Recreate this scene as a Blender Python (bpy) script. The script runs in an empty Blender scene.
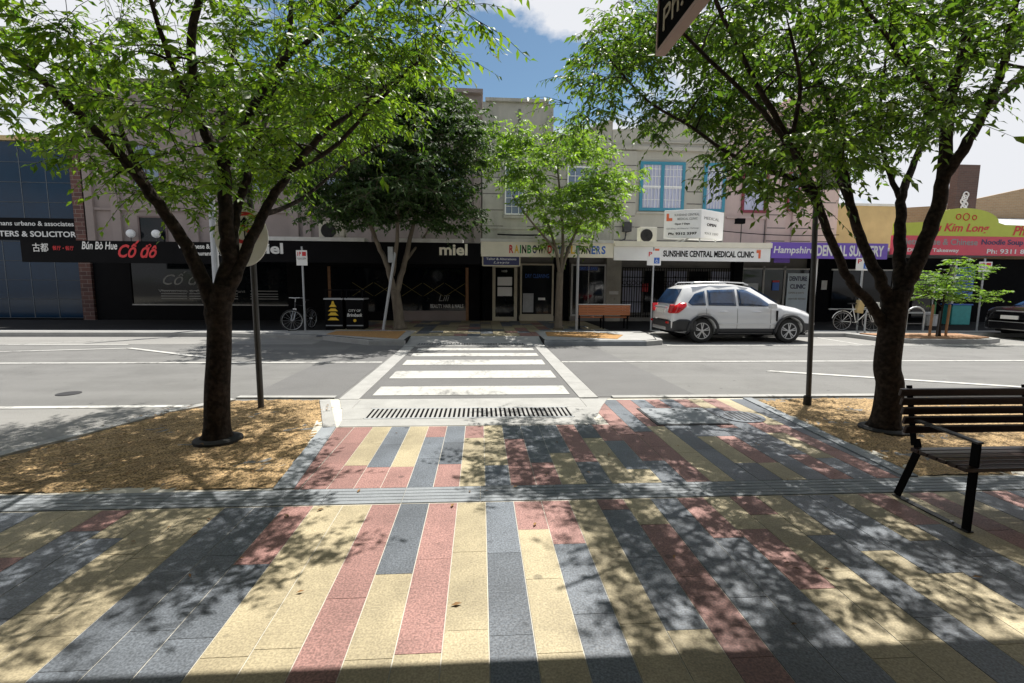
import bpy, math, random
import numpy as np
from mathutils import Vector, Matrix
R = math.radians
scene = bpy.context.scene
COL = scene.collection
random.seed(7); rng = np.random.default_rng(11)

# ---------------------------------------------------------------- camera
camd = bpy.data.cameras.new('camera'); cam = bpy.data.objects.new('camera', camd); COL.objects.link(cam)
camd.sensor_width = 36; camd.lens = 480/1024*36; camd.clip_start = .05; camd.clip_end = 3000
pitch, yaw, roll = R(6.75), R(3.79), R(.447)
Fv = Vector((math.sin(yaw)*math.cos(pitch), math.cos(yaw)*math.cos(pitch), -math.sin(pitch)))
R0 = Vector((math.cos(yaw), -math.sin(yaw), 0)); U0 = R0.cross(Fv)
Rv = R0*math.cos(roll)+U0*math.sin(roll); Uv = -R0*math.sin(roll)+U0*math.cos(roll)
cam.matrix_world = Matrix(((Rv.x, Uv.x, -Fv.x, 0), (Rv.y, Uv.y, -Fv.y, 0), (Rv.z, Uv.z, -Fv.z, 1.66), (0, 0, 0, 1)))
scene.camera = cam

# ---------------------------------------------------------------- light
SUN = Vector((.27, .35, 1.0)).normalized()
elev = math.asin(SUN.z); azim = math.atan2(SUN.x, SUN.y)
w = bpy.data.worlds.new('World'); scene.world = w; w.use_nodes = True
nt = w.node_tree; nt.nodes.clear()
def N(tree, t, **k):
    n = tree.nodes.new(t)
    for a, b in k.items(): setattr(n, a, b)
    return n
sky = N(nt, 'ShaderNodeTexSky', sky_type='NISHITA', sun_disc=False, sun_elevation=elev, sun_rotation=azim, air_density=1.0, dust_density=.5, ozone_density=1.6)
tc = N(nt, 'ShaderNodeTexCoord'); sep = N(nt, 'ShaderNodeSeparateXYZ'); nt.links.new(tc.outputs['Generated'], sep.inputs[0])
zc = N(nt, 'ShaderNodeMath', operation='MAXIMUM'); nt.links.new(sep.outputs['Z'], zc.inputs[0]); zc.inputs[1].default_value = 0.0
za = N(nt, 'ShaderNodeMath', operation='ADD'); nt.links.new(zc.outputs[0], za.inputs[0]); za.inputs[1].default_value = .35
dv = N(nt, 'ShaderNodeVectorMath', operation='DIVIDE'); nt.links.new(tc.outputs['Generated'], dv.inputs[0])
cmb = N(nt, 'ShaderNodeCombineXYZ')
for i in range(3): nt.links.new(za.outputs[0], cmb.inputs[i])
nt.links.new(cmb.outputs[0], dv.inputs[1])
cn = N(nt, 'ShaderNodeTexNoise'); cn.inputs['Scale'].default_value = 2.6; cn.inputs['Detail'].default_value = 9; cn.inputs['Roughness'].default_value = .58
cmap = N(nt, 'ShaderNodeMapping'); cmap.inputs['Location'].default_value = (12.3, .2, 0)
nt.links.new(dv.outputs[0], cmap.inputs[0]); nt.links.new(cmap.outputs[0], cn.inputs['Vector'])
# more cloud to the sides of the street than straight over it
ax = N(nt, 'ShaderNodeMath', operation='ABSOLUTE'); nt.links.new(sep.outputs['X'], ax.inputs[0])
ma = N(nt, 'ShaderNodeMath', operation='MULTIPLY_ADD'); nt.links.new(ax.outputs[0], ma.inputs[0]); ma.inputs[1].default_value = .42; nt.links.new(cn.outputs['Fac'], ma.inputs[2])
cr = N(nt, 'ShaderNodeValToRGB'); cr.color_ramp.elements[0].position = .60; cr.color_ramp.elements[1].position = .70
nt.links.new(ma.outputs[0], cr.inputs[0])
mixc = N(nt, 'ShaderNodeMix', data_type='RGBA'); nt.links.new(cr.outputs[0], mixc.inputs[0]); tint = N(nt, 'ShaderNodeVectorMath', operation='MULTIPLY'); tint.inputs[1].default_value = (1.20, 1.36, 1.32); nt.links.new(sky.outputs[0], tint.inputs[0]); nt.links.new(tint.outputs[0], mixc.inputs[6]); mixc.inputs[7].default_value = (10.5, 10.7, 11.2, 1)
bg = N(nt, 'ShaderNodeBackground'); bg.inputs['Strength'].default_value = .051
out = N(nt, 'ShaderNodeOutputWorld'); nt.links.new(mixc.outputs[2], bg.inputs[0]); nt.links.new(bg.outputs[0], out.inputs[0])
sund = bpy.data.lights.new('sun', 'SUN'); sund.energy = 5.0; sund.angle = R(.55); sund.color = (1, .95, .87)
sun = bpy.data.objects.new('sun', sund); COL.objects.link(sun); sun.rotation_euler = SUN.to_track_quat('Z', 'Y').to_euler(); sun.location = (4, 6, 30)
scene.view_settings.view_transform = 'Standard'; scene.view_settings.look = 'None'; scene.view_settings.exposure = .66; scene.view_settings.gamma = 1
scene.cycles.max_bounces = 8; scene.cycles.use_denoising = True

# ---------------------------------------------------------------- materials
def mat(name, col, rough=.8, var=.12, scale=6, bump=0, bscale=60, metal=0, spec=.5, island=0, stretch=(1,1,1), spots=0, coat=0, gum=0, bdist=.01, bstretch=(1,1,1)):
    m = bpy.data.materials.new(name); m.use_nodes = True; t = m.node_tree; b = t.nodes['Principled BSDF']
    b.inputs['Roughness'].default_value = rough; b.inputs['Metallic'].default_value = metal; b.inputs['Specular IOR Level'].default_value = spec
    b.inputs['Coat Weight'].default_value = coat
    c = (*col, 1)
    tcn = N(t, 'ShaderNodeTexCoord'); mp = N(t, 'ShaderNodeMapping'); mp.inputs['Scale'].default_value = stretch
    t.links.new(tcn.outputs['Object'], mp.inputs[0])
    no = N(t, 'ShaderNodeTexNoise'); no.inputs['Scale'].default_value = scale; no.inputs['Detail'].default_value = 6; no.inputs['Roughness'].default_value = .65
    t.links.new(mp.outputs[0], no.inputs['Vector'])
    mr = N(t, 'ShaderNodeMapRange'); mr.inputs[1].default_value = .3; mr.inputs[2].default_value = .7; mr.inputs[3].default_value = 1-var; mr.inputs[4].default_value = 1+var
    t.links.new(no.outputs['Fac'], mr.inputs[0]); last = mr.outputs[0]
    if island:
        g = N(t, 'ShaderNodeNewGeometry'); m2 = N(t, 'ShaderNodeMapRange'); m2.inputs[3].default_value = 1-island; m2.inputs[4].default_value = 1+island
        t.links.new(g.outputs['Random Per Island'], m2.inputs[0]); mu = N(t, 'ShaderNodeMath', operation='MULTIPLY')
        t.links.new(last, mu.inputs[0]); t.links.new(m2.outputs[0], mu.inputs[1]); last = mu.outputs[0]
    if spots:
        n3 = N(t, 'ShaderNodeTexNoise'); n3.inputs['Scale'].default_value = bscale*2.2; n3.inputs['Detail'].default_value = 2; t.links.new(tcn.outputs['Object'], n3.inputs['Vector'])
        m3 = N(t, 'ShaderNodeMapRange'); m3.inputs[1].default_value = .35; m3.inputs[2].default_value = .65; m3.inputs[3].default_value = 1-spots; m3.inputs[4].default_value = 1+spots
        t.links.new(n3.outputs['Fac'], m3.inputs[0]); mu = N(t, 'ShaderNodeMath', operation='MULTIPLY'); t.links.new(last, mu.inputs[0]); t.links.new(m3.outputs[0], mu.inputs[1]); last = mu.outputs[0]
    if gum:
        for sc_, th_, lo_ in ((2.3,.07,.55),(5.1,.10,.75)):
            vo = N(t, 'ShaderNodeTexVoronoi'); vo.inputs['Scale'].default_value = sc_; vo.inputs['Randomness'].default_value = 1; t.links.new(tcn.outputs['Object'], vo.inputs['Vector'])
            m4 = N(t, 'ShaderNodeMapRange'); m4.inputs[1].default_value = th_*.7; m4.inputs[2].default_value = th_; m4.inputs[3].default_value = lo_; m4.inputs[4].default_value = 1
            t.links.new(vo.outputs['Distance'], m4.inputs[0]); mu = N(t, 'ShaderNodeMath', operation='MULTIPLY'); t.links.new(last, mu.inputs[0]); t.links.new(m4.outputs[0], mu.inputs[1]); last = mu.outputs[0]
        n5 = N(t, 'ShaderNodeTexNoise'); n5.inputs['Scale'].default_value = .9; n5.inputs['Detail'].default_value = 8; n5.inputs['Roughness'].default_value = .7; t.links.new(tcn.outputs['Object'], n5.inputs['Vector'])
        m5 = N(t, 'ShaderNodeMapRange'); m5.inputs[1].default_value = .35; m5.inputs[2].default_value = .55; m5.inputs[3].default_value = 1-gum; m5.inputs[4].default_value = 1.04
        t.links.new(n5.outputs['Fac'], m5.inputs[0]); mu = N(t, 'ShaderNodeMath', operation='MULTIPLY'); t.links.new(last, mu.inputs[0]); t.links.new(m5.outputs[0], mu.inputs[1]); last = mu.outputs[0]
    vm = N(t, 'ShaderNodeVectorMath', operation='SCALE'); vm.inputs[0].default_value = col; t.links.new(last, vm.inputs['Scale'])
    t.links.new(vm.outputs[0], b.inputs['Base Color'])
    if bump:
        n2 = N(t, 'ShaderNodeTexNoise'); n2.inputs['Scale'].default_value = bscale; n2.inputs['Detail'].default_value = 4; mb_ = N(t, 'ShaderNodeMapping'); mb_.inputs['Scale'].default_value = bstretch; t.links.new(tcn.outputs['Object'], mb_.inputs[0]); t.links.new(mb_.outputs[0], n2.inputs['Vector'])
        bu = N(t, 'ShaderNodeBump'); bu.inputs['Strength'].default_value = bump; bu.inputs['Distance'].default_value = bdist
        t.links.new(n2.outputs['Fac'], bu.inputs['Height']); t.links.new(bu.outputs[0], b.inputs['Normal'])
    return m
def brick_mat(name, c1, c2, mortar, scale=1.0, bw=.23, bh=.075):
    m = bpy.data.materials.new(name); m.use_nodes = True; t = m.node_tree; b = t.nodes['Principled BSDF']; b.inputs['Roughness'].default_value = .9
    tcn = N(t, 'ShaderNodeTexCoord'); s = N(t, 'ShaderNodeSeparateXYZ'); c = N(t, 'ShaderNodeCombineXYZ'); t.links.new(tcn.outputs['Object'], s.inputs[0])
    a = N(t, 'ShaderNodeMath', operation='ADD'); t.links.new(s.outputs[0], a.inputs[0]); t.links.new(s.outputs[1], a.inputs[1])
    t.links.new(a.outputs[0], c.inputs[0]); t.links.new(s.outputs[2], c.inputs[1])
    br = N(t, 'ShaderNodeTexBrick'); br.inputs['Color1'].default_value = (*c1, 1); br.inputs['Color2'].default_value = (*c2, 1); br.inputs['Mortar'].default_value = (*mortar, 1)
    br.inputs['Scale'].default_value = scale; br.inputs['Brick Width'].default_value = bw; br.inputs['Row Height'].default_value = bh; br.inputs['Mortar Size'].default_value = .008
    t.links.new(c.outputs[0], br.inputs['Vector']); t.links.new(br.outputs[0], b.inputs['Base Color']); return m
def leaf_mat(name, c1, c2, trans=.5, rough=.45):
    m = bpy.data.materials.new(name); m.use_nodes = True; t = m.node_tree; b = t.nodes['Principled BSDF']; o = t.nodes['Material Output']
    g = N(t, 'ShaderNodeNewGeometry'); mx = N(t, 'ShaderNodeMix', data_type='RGBA'); t.links.new(g.outputs['Random Per Island'], mx.inputs[0])
    mx.inputs[6].default_value = (*c1, 1); mx.inputs[7].default_value = (*c2, 1); t.links.new(mx.outputs[2], b.inputs['Base Color'])
    b.inputs['Roughness'].default_value = rough; b.inputs['Specular IOR Level'].default_value = .5
    tr = N(t, 'ShaderNodeBsdfTranslucent'); v = N(t, 'ShaderNodeVectorMath', operation='MULTIPLY'); v.inputs[1].default_value = (2.5, 2.45, .9)
    t.links.new(mx.outputs[2], v.inputs[0]); t.links.new(v.outputs[0], tr.inputs[0])
    ms = N(t, 'ShaderNodeMixShader'); ms.inputs[0].default_value = trans; t.links.new(b.outputs[0], ms.inputs[1]); t.links.new(tr.outputs[0], ms.inputs[2]); t.links.new(ms.outputs[0], o.inputs[0])
    return m
M = {}
M['asphalt'] = mat('asphalt', (.148,.148,.144), .85, .13, .9, .5, 60, stretch=(.07,1.4,1), spots=.22, gum=.16)
M['asphalt_dark'] = mat('asphalt_dark', (.125,.125,.125), .85, .1, 1.2, .5, 90, spots=.2)
M['asphalt_pale'] = mat('asphalt_pale', (.225,.222,.212), .85, .14, .8, .4, 90, stretch=(.3,1.4,1), spots=.15)
M['asphalt_foot'] = mat('asphalt_foot', (.030,.030,.031), .95, .15, 1.5, .4, 90, spots=.15, spec=.1)
M['earth'] = mat('earth', (.17,.165,.16), .95, .2, .3)
M['line'] = mat('line', (.50,.50,.48), .7, .14, 5, .2, 80, spots=.12)
M['zebra'] = mat('zebra', (.46,.46,.44), .75, .10, 3, .3, 80, spots=.12)
M['concrete'] = mat('concrete', (.32,.32,.31), .85, .14, 2.5, .3, 70, spots=.12)
M['bluestone'] = mat('bluestone', (.215,.235,.255), .75, .14, 3, .25, 80, spots=.15, island=.08)
M['p_yellow'] = mat('p_yellow', (.365,.312,.20), .62, .13, 2.2, .3, 42, island=.12, spots=.22, gum=.28)
M['p_pink'] = mat('p_pink', (.275,.150,.133), .62, .14, 2.2, .3, 42, island=.15, spots=.34, gum=.28)
M['p_blue'] = mat('p_blue', (.118,.134,.156), .5, .16, 2.2, .3, 42, island=.2, spots=.36, gum=.28)
M['grout'] = mat('grout', (.50,.48,.42), .9, .15, 9)
M['mulch'] = mat('mulch', (.30,.205,.102), .95, .28, 4, 1.0, 30, spots=.7, island=0)
M['mulch_far'] = mat('mulch_far', (.36,.2,.07), .95, .25, 14, .5, 75, spots=.3)
def worn(name, paint, under, lo, hi, sc=9):
    m = bpy.data.materials.new(name); m.use_nodes = True; t = m.node_tree; b = t.nodes['Principled BSDF']; b.inputs['Roughness'].default_value = .75
    tcn = N(t, 'ShaderNodeTexCoord'); mp = N(t, 'ShaderNodeMapping'); mp.inputs['Scale'].default_value = (1,.45,1); t.links.new(tcn.outputs['Object'], mp.inputs[0])
    n1 = N(t, 'ShaderNodeTexNoise'); n1.inputs['Scale'].default_value = sc; n1.inputs['Detail'].default_value = 10; n1.inputs['Roughness'].default_value = .75; t.links.new(mp.outputs[0], n1.inputs['Vector'])
    n2 = N(t, 'ShaderNodeTexNoise'); n2.inputs['Scale'].default_value = .8; n2.inputs['Detail'].default_value = 3; t.links.new(tcn.outputs['Object'], n2.inputs['Vector'])
    ad = N(t, 'ShaderNodeMath', operation='MULTIPLY_ADD'); t.links.new(n2.outputs['Fac'], ad.inputs[0]); ad.inputs[1].default_value = .6; t.links.new(n1.outputs['Fac'], ad.inputs[2])
    mr = N(t, 'ShaderNodeMapRange'); mr.inputs[1].default_value = lo; mr.inputs[2].default_value = hi; t.links.new(ad.outputs[0], mr.inputs[0])
    mx = N(t, 'ShaderNodeMix', data_type='RGBA'); t.links.new(mr.outputs[0], mx.inputs[0]); mx.inputs[6].default_value = (*under, 1); mx.inputs[7].default_value = (*paint, 1); t.links.new(mx.outputs[2], b.inputs['Base Color']); return m
M['line'] = worn('line', (.46,.46,.44), (.17,.17,.165), .60, .78); M['zebra'] = worn('zebra', (.42,.42,.40), (.17,.17,.165), .58, .80)
M['steel'] = mat('steel', (.36,.37,.38), .45, .08, 5, metal=.7)
M['steel_dark'] = mat('steel_dark', (.05,.05,.052), .5, .2, 8, metal=.3)
M['galv'] = mat('galv', (.42,.44,.46), .5, .1, 6, metal=.25)
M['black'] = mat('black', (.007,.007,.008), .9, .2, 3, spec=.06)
M['blackpaint'] = mat('blackpaint', (.006,.006,.007), .65, .2, 2, spec=.08)
M['rubber'] = mat('rubber', (.018,.018,.018), .8)
M['plastic'] = mat('plastic', (.022,.023,.026), .55, .1, 4)
M['slat'] = mat('slat', (.032,.016,.013), .35, .3, 10, .15, 30, stretch=(.4,6,6))
M['timber'] = mat('timber', (.42,.15,.06), .5, .2, 8, stretch=(.3,5,5))
M['stake'] = mat('stake', (.30,.16,.08), .8, .2, 10)
M['bark'] = mat('bark', (.026,.019,.015), .9, .5, 7, .9, 11, stretch=(1,1,1.6), spots=.45, spec=.2, bdist=.035, bstretch=(1.3,1.3,.8))
M['bark_pale'] = mat('bark_pale', (.15,.125,.095), .95, .3, 9, .8, 24, stretch=(1,1,.4))
M['pinkbrown'] = mat('pinkbrown', (.29,.24,.22), .92, .10, 1.2, .2, 20)
M['pinkbrown_dark'] = mat('pinkbrown_dark', (.17,.125,.115), .92, .1, 2)
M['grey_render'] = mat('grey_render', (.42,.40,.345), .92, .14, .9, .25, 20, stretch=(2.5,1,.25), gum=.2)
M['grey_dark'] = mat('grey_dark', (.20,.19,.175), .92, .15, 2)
M['cream_render'] = mat('cream_render', (.48,.455,.39), .92, .10, 1.0, .2, 20, stretch=(1.5,1,.4))
M['joint'] = mat('joint', (.14,.13,.12), .95)
M['pink_render'] = mat('pink_render', (.56,.44,.405), .92, .10, 1.2, .2, 20, stretch=(1.5,1,.4))
M['yellow_wall'] = mat('yellow_wall', (.50,.37,.18), .9, .1, 2)
M['tan_brick'] = brick_mat('tan_brick', (.40,.26,.14), (.47,.31,.17), (.45,.38,.28))
M['red_brick'] = brick_mat('red_brick', (.15,.07,.055), (.09,.045,.04), (.26,.22,.19), bw=.4, bh=.16)
M['brown_brick'] = brick_mat('brown_brick', (.10,.06,.05), (.13,.075,.06), (.12,.1,.09))
M['coping'] = mat('coping', (.56,.42,.2), .8)
M['white'] = mat('white', (.86,.86,.84), .5, .05, 5)
M['dirtywhite'] = mat('dirtywhite', (.62,.62,.60), .7, .12, 4)
M['cream'] = mat('cream', (.84,.80,.66), .55, .06, 3)
M['sign_white'] = mat('sign_white', (.88,.88,.86), .5, .03, 4)
M['purple'] = mat('purple', (.17,.09,.48), .5, .05, 4)
M['navy'] = mat('navy', (.03,.035,.11), .5, .05, 4)
M['red'] = mat('red', (.62,.03,.035), .5, .05)
M['orange'] = mat('orange', (.78,.16,.06), .5, .05)
M['blue'] = mat('blue', (.05,.16,.55), .5, .05)
M['green'] = mat('green', (.06,.30,.08), .5, .05)
M['yellow'] = mat('yellow', (.8,.52,.04), .5, .05)
M['lime'] = mat('lime', (.50,.56,.06), .5, .05, 3)
M['crimson'] = mat('crimson', (.66,.07,.11), .5, .05, 3)
M['ltext'] = mat('ltext', (.75,.75,.73), .5, .03)
M['gtext'] = mat('gtext', (.30,.30,.29), .6, .03)
M['teal_frame'] = mat('teal_frame', (.05,.27,.38), .5, .08, 5)
M['red_frame'] = mat('red_frame', (.22,.03,.05), .5, .08, 5)
M['grey_frame'] = mat('grey_frame', (.45,.44,.42), .5, .08, 5)
M['beige'] = mat('beige', (.55,.50,.38), .6, .06, 5)
M['curtain'] = mat('curtain', (.50,.52,.66), .8, .3, 5, stretch=(14,1,.3))
M['acbody'] = mat('acbody', (.70,.68,.60), .5, .04)
M['poster'] = mat('poster', (.62,.72,.80), .5, .05)
M['deadleaf'] = mat('deadleaf', (.20,.11,.04), .8, .2, island=.5)
M['mullion'] = mat('mullion', (.09,.11,.13), .5, .1)
M['teal'] = mat('teal', (.05,.35,.34), .6)
def glass(name, col, rough=.06, spec=.5):
    return mat(name, col, rough, .15, .8, spec=spec)
M['glass_dark'] = glass('glass_dark', (.006,.008,.010), .05, .28)
M['glass_shop'] = glass('glass_shop', (.014,.017,.02), .06, .4)
M['glass_blue'] = glass('glass_blue', (.004,.026,.060), .10, .30)
M['glass_up'] = glass('glass_up', (.20,.24,.33), .08, .7)
M['glass_car'] = mat('glass_car', (.012,.035,.085), .03, .9, 2.2, spec=.9)  # strong blue noise painted into the colour for uneven window reflections
M['carwhite'] = mat('carwhite', (.66,.67,.68), .22, .02, 2, coat=.6)
M['carblack'] = mat('carblack', (.010,.010,.012), .15, .1, 2, coat=.8)
M['alloy'] = mat('alloy', (.55,.56,.58), .3, .03, metal=.6)
M['lamp_red'] = mat('lamp_red', (.50,.012,.015), .12, .1, coat=.5)
M['lamp_clear'] = mat('lamp_clear', (.5,.52,.55), .1, .1, coat=.5)
M['leafA'] = leaf_mat('leafA', (.040,.094,.014), (.108,.170,.022), .55, .42)
M['leafB'] = leaf_mat('leafB', (.028,.068,.013), (.078,.130,.022), .52, .42)
M['leafC'] = leaf_mat('leafC', (.020,.050,.012), (.042,.085,.02), .28, .62)
M['leafD'] = leaf_mat('leafD', (.08,.16,.025), (.14,.22,.045), .52)
M['leafE'] = leaf_mat('leafE', (.08,.16,.03), (.13,.22,.05), .5)

# ---------------------------------------------------------------- helpers
def tag(o, label=None, cat=None, group=None, kind=None):
    if label: o['label'] = label
    if cat: o['category'] = cat
    if group: o['group'] = group
    if kind: o['kind'] = kind
    return o
def thing(name, label, cat, loc=(0,0,0), rz=0, group=None):
    o = bpy.data.objects.new(name, None); COL.objects.link(o); o.location = loc; o.rotation_euler = (0,0,rz); o.empty_display_size = .2
    return tag(o, label, cat, group)
def mw(o):
    if o is None: return Matrix.Identity(4)
    m = Matrix.Translation(o.location) @ o.rotation_euler.to_matrix().to_4x4()
    return mw(o.parent) @ m
class MB:
    def __init__(s): s.v = []; s.f = []; s.m = []
    def add(s, vs, fs, mi=0):
        k = len(s.v); s.v += [tuple(v) for v in vs]; s.f += [tuple(i+k for i in f) for f in fs]; s.m += [mi]*len(fs); return s
    def box(s, x0, x1, y0, y1, z0, z1, mi=0):
        return s.add([(x0,y0,z0),(x1,y0,z0),(x1,y1,z0),(x0,y1,z0),(x0,y0,z1),(x1,y0,z1),(x1,y1,z1),(x0,y1,z1)],
                     [(0,3,2,1),(4,5,6,7),(0,1,5,4),(1,2,6,5),(2,3,7,6),(3,0,4,7)], mi)
    def bar(s, a, b, w_, h_, mi=0, up=(0,0,1)):
        a, b = Vector(a), Vector(b); d = (b-a).normalized(); u = Vector(up)
        if abs(d.dot(u)) > .98: u = Vector((0,1,0))
        r = d.cross(u).normalized()*w_/2; u = r.cross(d).normalized()*h_/2
        vs = [a-r-u, a+r-u, a+r+u, a-r+u, b-r-u, b+r-u, b+r+u, b-r+u]
        return s.add(vs, [(0,3,2,1),(4,5,6,7),(0,1,5,4),(1,2,6,5),(2,3,7,6),(3,0,4,7)], mi)
    def tube(s, pts, rad, n=8, mi=0, caps=True):
        pts = [Vector(p) for p in pts]; k = len(pts)
        if not hasattr(rad, '__len__'): rad = [rad]*k
        base = len(s.v); prev = None
        for i, p in enumerate(pts):
            t = (pts[min(i+1,k-1)]-pts[max(i-1,0)]).normalized()
            if prev is None:
                u = Vector((1,0,0)) if abs(t.x) < .9 else Vector((0,1,0)); u = (u-t*u.dot(t)).normalized()
            else: u = (prev-t*prev.dot(t)).normalized()
            prev = u; v = t.cross(u)
            for j in range(n):
                a = 2*math.pi*j/n; s.v.append(tuple(p+(u*math.cos(a)+v*math.sin(a))*rad[i]))
        for i in range(k-1):
            for j in range(n):
                a = base+i*n+j; b = base+i*n+(j+1)%n; s.f.append((a,b,b+n,a+n)); s.m.append(mi)
        if caps:
            s.f.append(tuple(base+j for j in reversed(range(n)))); s.m.append(mi)
            s.f.append(tuple(base+(k-1)*n+j for j in range(n))); s.m.append(mi)
        return s
    def ring(s, c, axis, R_, r_, n=28, m=8, mi=0):   # torus
        c = Vector(c); ax_ = Vector(axis).normalized(); u = ax_.orthogonal().normalized(); v = ax_.cross(u); b = len(s.v)
        for i in range(n):
            a = 2*math.pi*i/n; d = u*math.cos(a)+v*math.sin(a)
            for j in range(m):
                t = 2*math.pi*j/m; s.v.append(tuple(c+d*(R_+r_*math.cos(t))+ax_*r_*math.sin(t)))
        for i in range(n):
            for j in range(m):
                s.f.append((b+i*m+j, b+((i+1)%n)*m+j, b+((i+1)%n)*m+(j+1)%m, b+i*m+(j+1)%m)); s.m.append(mi)
        return s
    def prism(s, poly, y0, y1, mi=0, plane='xz'):    # polygon extruded along the third axis
        n = len(poly)
        def q(p, t): return (p[0], t, p[1]) if plane == 'xz' else ((p[0], p[1], t) if plane == 'xy' else (t, p[0], p[1]))
        vs = [q(p, y0) for p in poly]+[q(p, y1) for p in poly]
        ar = sum(poly[i][0]*poly[(i+1)%n][1]-poly[(i+1)%n][0]*poly[i][1] for i in range(n))
        flip = (ar < 0) ^ (plane == 'xz')
        fs = [tuple(range(n))[::-1], tuple(range(n, 2*n))]+[(i, (i+1)%n, (i+1)%n+n, i+n) for i in range(n)]
        if flip: fs = [f[::-1] for f in fs]
        return s.add(vs, fs, mi)
    def lathe(s, prof, c=(0,0,0), n=20, mi=0, axis='z'):
        b = len(s.v); k = len(prof)
        for r_, h in prof:
            for j in range(n):
                a = 2*math.pi*j/n; x, y = r_*math.cos(a), r_*math.sin(a)
                s.v.append((c[0]+x, c[1]+y, c[2]+h) if axis == 'z' else (c[0]+x, c[1]-h, c[2]+y))
        for i in range(k-1):
            for j in range(n):
                p = b+i*n+j; q = b+i*n+(j+1)%n; s.f.append((p,q,q+n,p+n)); s.m.append(mi)
        s.f.append(tuple(b+j for j in reversed(range(n)))); s.m.append(mi); s.f.append(tuple(b+(k-1)*n+j for j in range(n))); s.m.append(mi)
        return s
    def build(s, name, mats, parent=None, smooth=False, bevel=0, local=False, label=None):
        me = bpy.data.meshes.new(name)
        vs = s.v
        if parent is not None and not local:
            inv = mw(parent).inverted(); vs = [tuple(inv @ Vector(v)) for v in vs]
        me.from_pydata(vs, [], s.f); mats = mats if isinstance(mats, (list, tuple)) else [mats]
        for m_ in mats: me.materials.append(m_)
        if len(mats) > 1: me.polygons.foreach_set('material_index', s.m)
        if smooth: me.polygons.foreach_set('use_smooth', [True]*len(s.f))
        me.update(); o = bpy.data.objects.new(name, me); COL.objects.link(o); o.parent = parent
        if bevel:
            b = o.modifiers.new('bevel', 'BEVEL'); b.width = bevel; b.segments = 2; b.limit_method = 'ANGLE'
        if label: o['label'] = label
        return o
def struct(name, mb, m, **k): return tag(mb.build(name, m, **k), kind='structure')
def text(body, rect, m, parent, O=(0,0,0), U=(1,0,0), V=(0,0,1), ext=.006, shear=0, off=0, name='lettering', align=None):
    """lettering filling rect (u0,u1,v0,v1) on the plane O + u*U + v*V, standing proud of it"""
    c = bpy.data.curves.new('t', 'FONT'); c.body = body; c.size = 1; c.extrude = 0; c.shear = shear; c.offset = off; c.resolution_u = 3
    t = bpy.data.objects.new('t', c); COL.objects.link(t); bpy.context.view_layer.update()
    me = bpy.data.meshes.new_from_object(t.evaluated_get(bpy.context.evaluated_depsgraph_get())); bpy.data.objects.remove(t); bpy.data.curves.remove(c)
    vs = [v.co.copy() for v in me.vertices]; fs = [tuple(p.vertices) for p in me.polygons]; bpy.data.meshes.remove(me)
    if not vs: return None
    x0 = min(v.x for v in vs); x1 = max(v.x for v in vs); y0 = min(v.y for v in vs); y1 = max(v.y for v in vs)
    O, U, V = Vector(O), Vector(U), Vector(V); Nn = U.cross(V).normalized(); u0, u1, v0, v1 = rect
    def P(v, d):
        a = u0+(v.x-x0)/(x1-x0)*(u1-u0); b = v0+(v.y-y0)/(y1-y0)*(v1-v0); return O+U*a+V*b+Nn*d
    mb = MB(); mb.add([P(v, ext) for v in vs], fs)
    from collections import Counter
    ec = Counter()
    for f in fs:
        for i in range(len(f)): ec[(f[i], f[(i+1)%len(f)])] += 1
    k = len(mb.v); mb.v += [tuple(P(v, 0)) for v in vs]
    for (a, b) in list(ec):
        if (b, a) not in ec: mb.f.append((b, a, a+k, b+k)); mb.m.append(0)
    return mb.build(name, m, parent)
def copy_tree(o, parent=None):
    c = o.copy(); COL.objects.link(c); c.parent = parent
    for ch in list(o.children): copy_tree(ch, c)
    return c

# ================================================================ GROUND
struct('ground', MB().box(-900, 900, -900, 1200, -.6, -.04), M['earth'])
FP = .13                                                        # far footpath height
struct('road', MB().prism([(-300,4.2),(300,3.4),(300,16.6),(-300,16.6)], -.035, 0, plane='xy'), M['asphalt'])
def sheet(name, poly, z, m, zb=None, **k): return struct(name, MB().prism(poly, z-.006 if zb is None else zb, z, plane='xy'), m, **k)
sheet('road_patch', [(-3.4,7.0),(-2.08,7.0),(-2.08,12.9),(-3.4,12.9)], .004, M['asphalt_dark'])
sheet('road_patch', [(1.76,6.95),(3.3,6.95),(3.1,12.6),(1.76,12.6)], .004, M['asphalt_dark'])
sheet('road_patch', [(-40,4.5),(-4.65,4.5),(-3.4,6.55),(-40,6.55)], .004, M['asphalt_pale'])
sheet('road_patch', [(-60,13.3),(-4.6,13.3),(-4.6,15.15),(-60,15.15)], .004, M['asphalt_pale'])
sheet('road_patch', [(5.2,13.1),(60,13.1),(60,15.2),(5.2,15.2)], .004, M['asphalt_pale'])
sheet('crossing_surface', [(-1.78,6.8),(1.50,6.8),(1.50,13.3),(-1.78,13.3)], .005, M['asphalt_dark'])
def line(poly, z=.010): sheet('road_marking', poly, z, M['line'])
line([(-60,6.50),(-3.4,6.50),(-3.4,6.62),(-60,6.62)], .012)
line([(-80,10.15),(-2.08,10.15),(-2.08,10.27),(-80,10.27)]); line([(1.76,10.12),(80,10.12),(80,10.24),(1.76,10.24)])
line([(5.6,8.95),(9.2,7.30),(9.35,7.38),(5.75,9.05)])
line([(-14,11.15),(-8.8,12.45),(-8.75,12.57),(-14,11.27)]); line([(-8.8,12.45),(-5.8,10.72),(-5.7,10.80),(-8.75,12.57)], .014)
line([(-60,13.2),(-9.3,13.2),(-9.3,13.32),(-60,13.32)])
line([(-12,13.4),(-11.86,13.4),(-9.0,15.0),(-9.14,15.0)])
line([(5.2,12.95),(60,12.95),(60,13.05),(5.2,13.05)])
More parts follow.
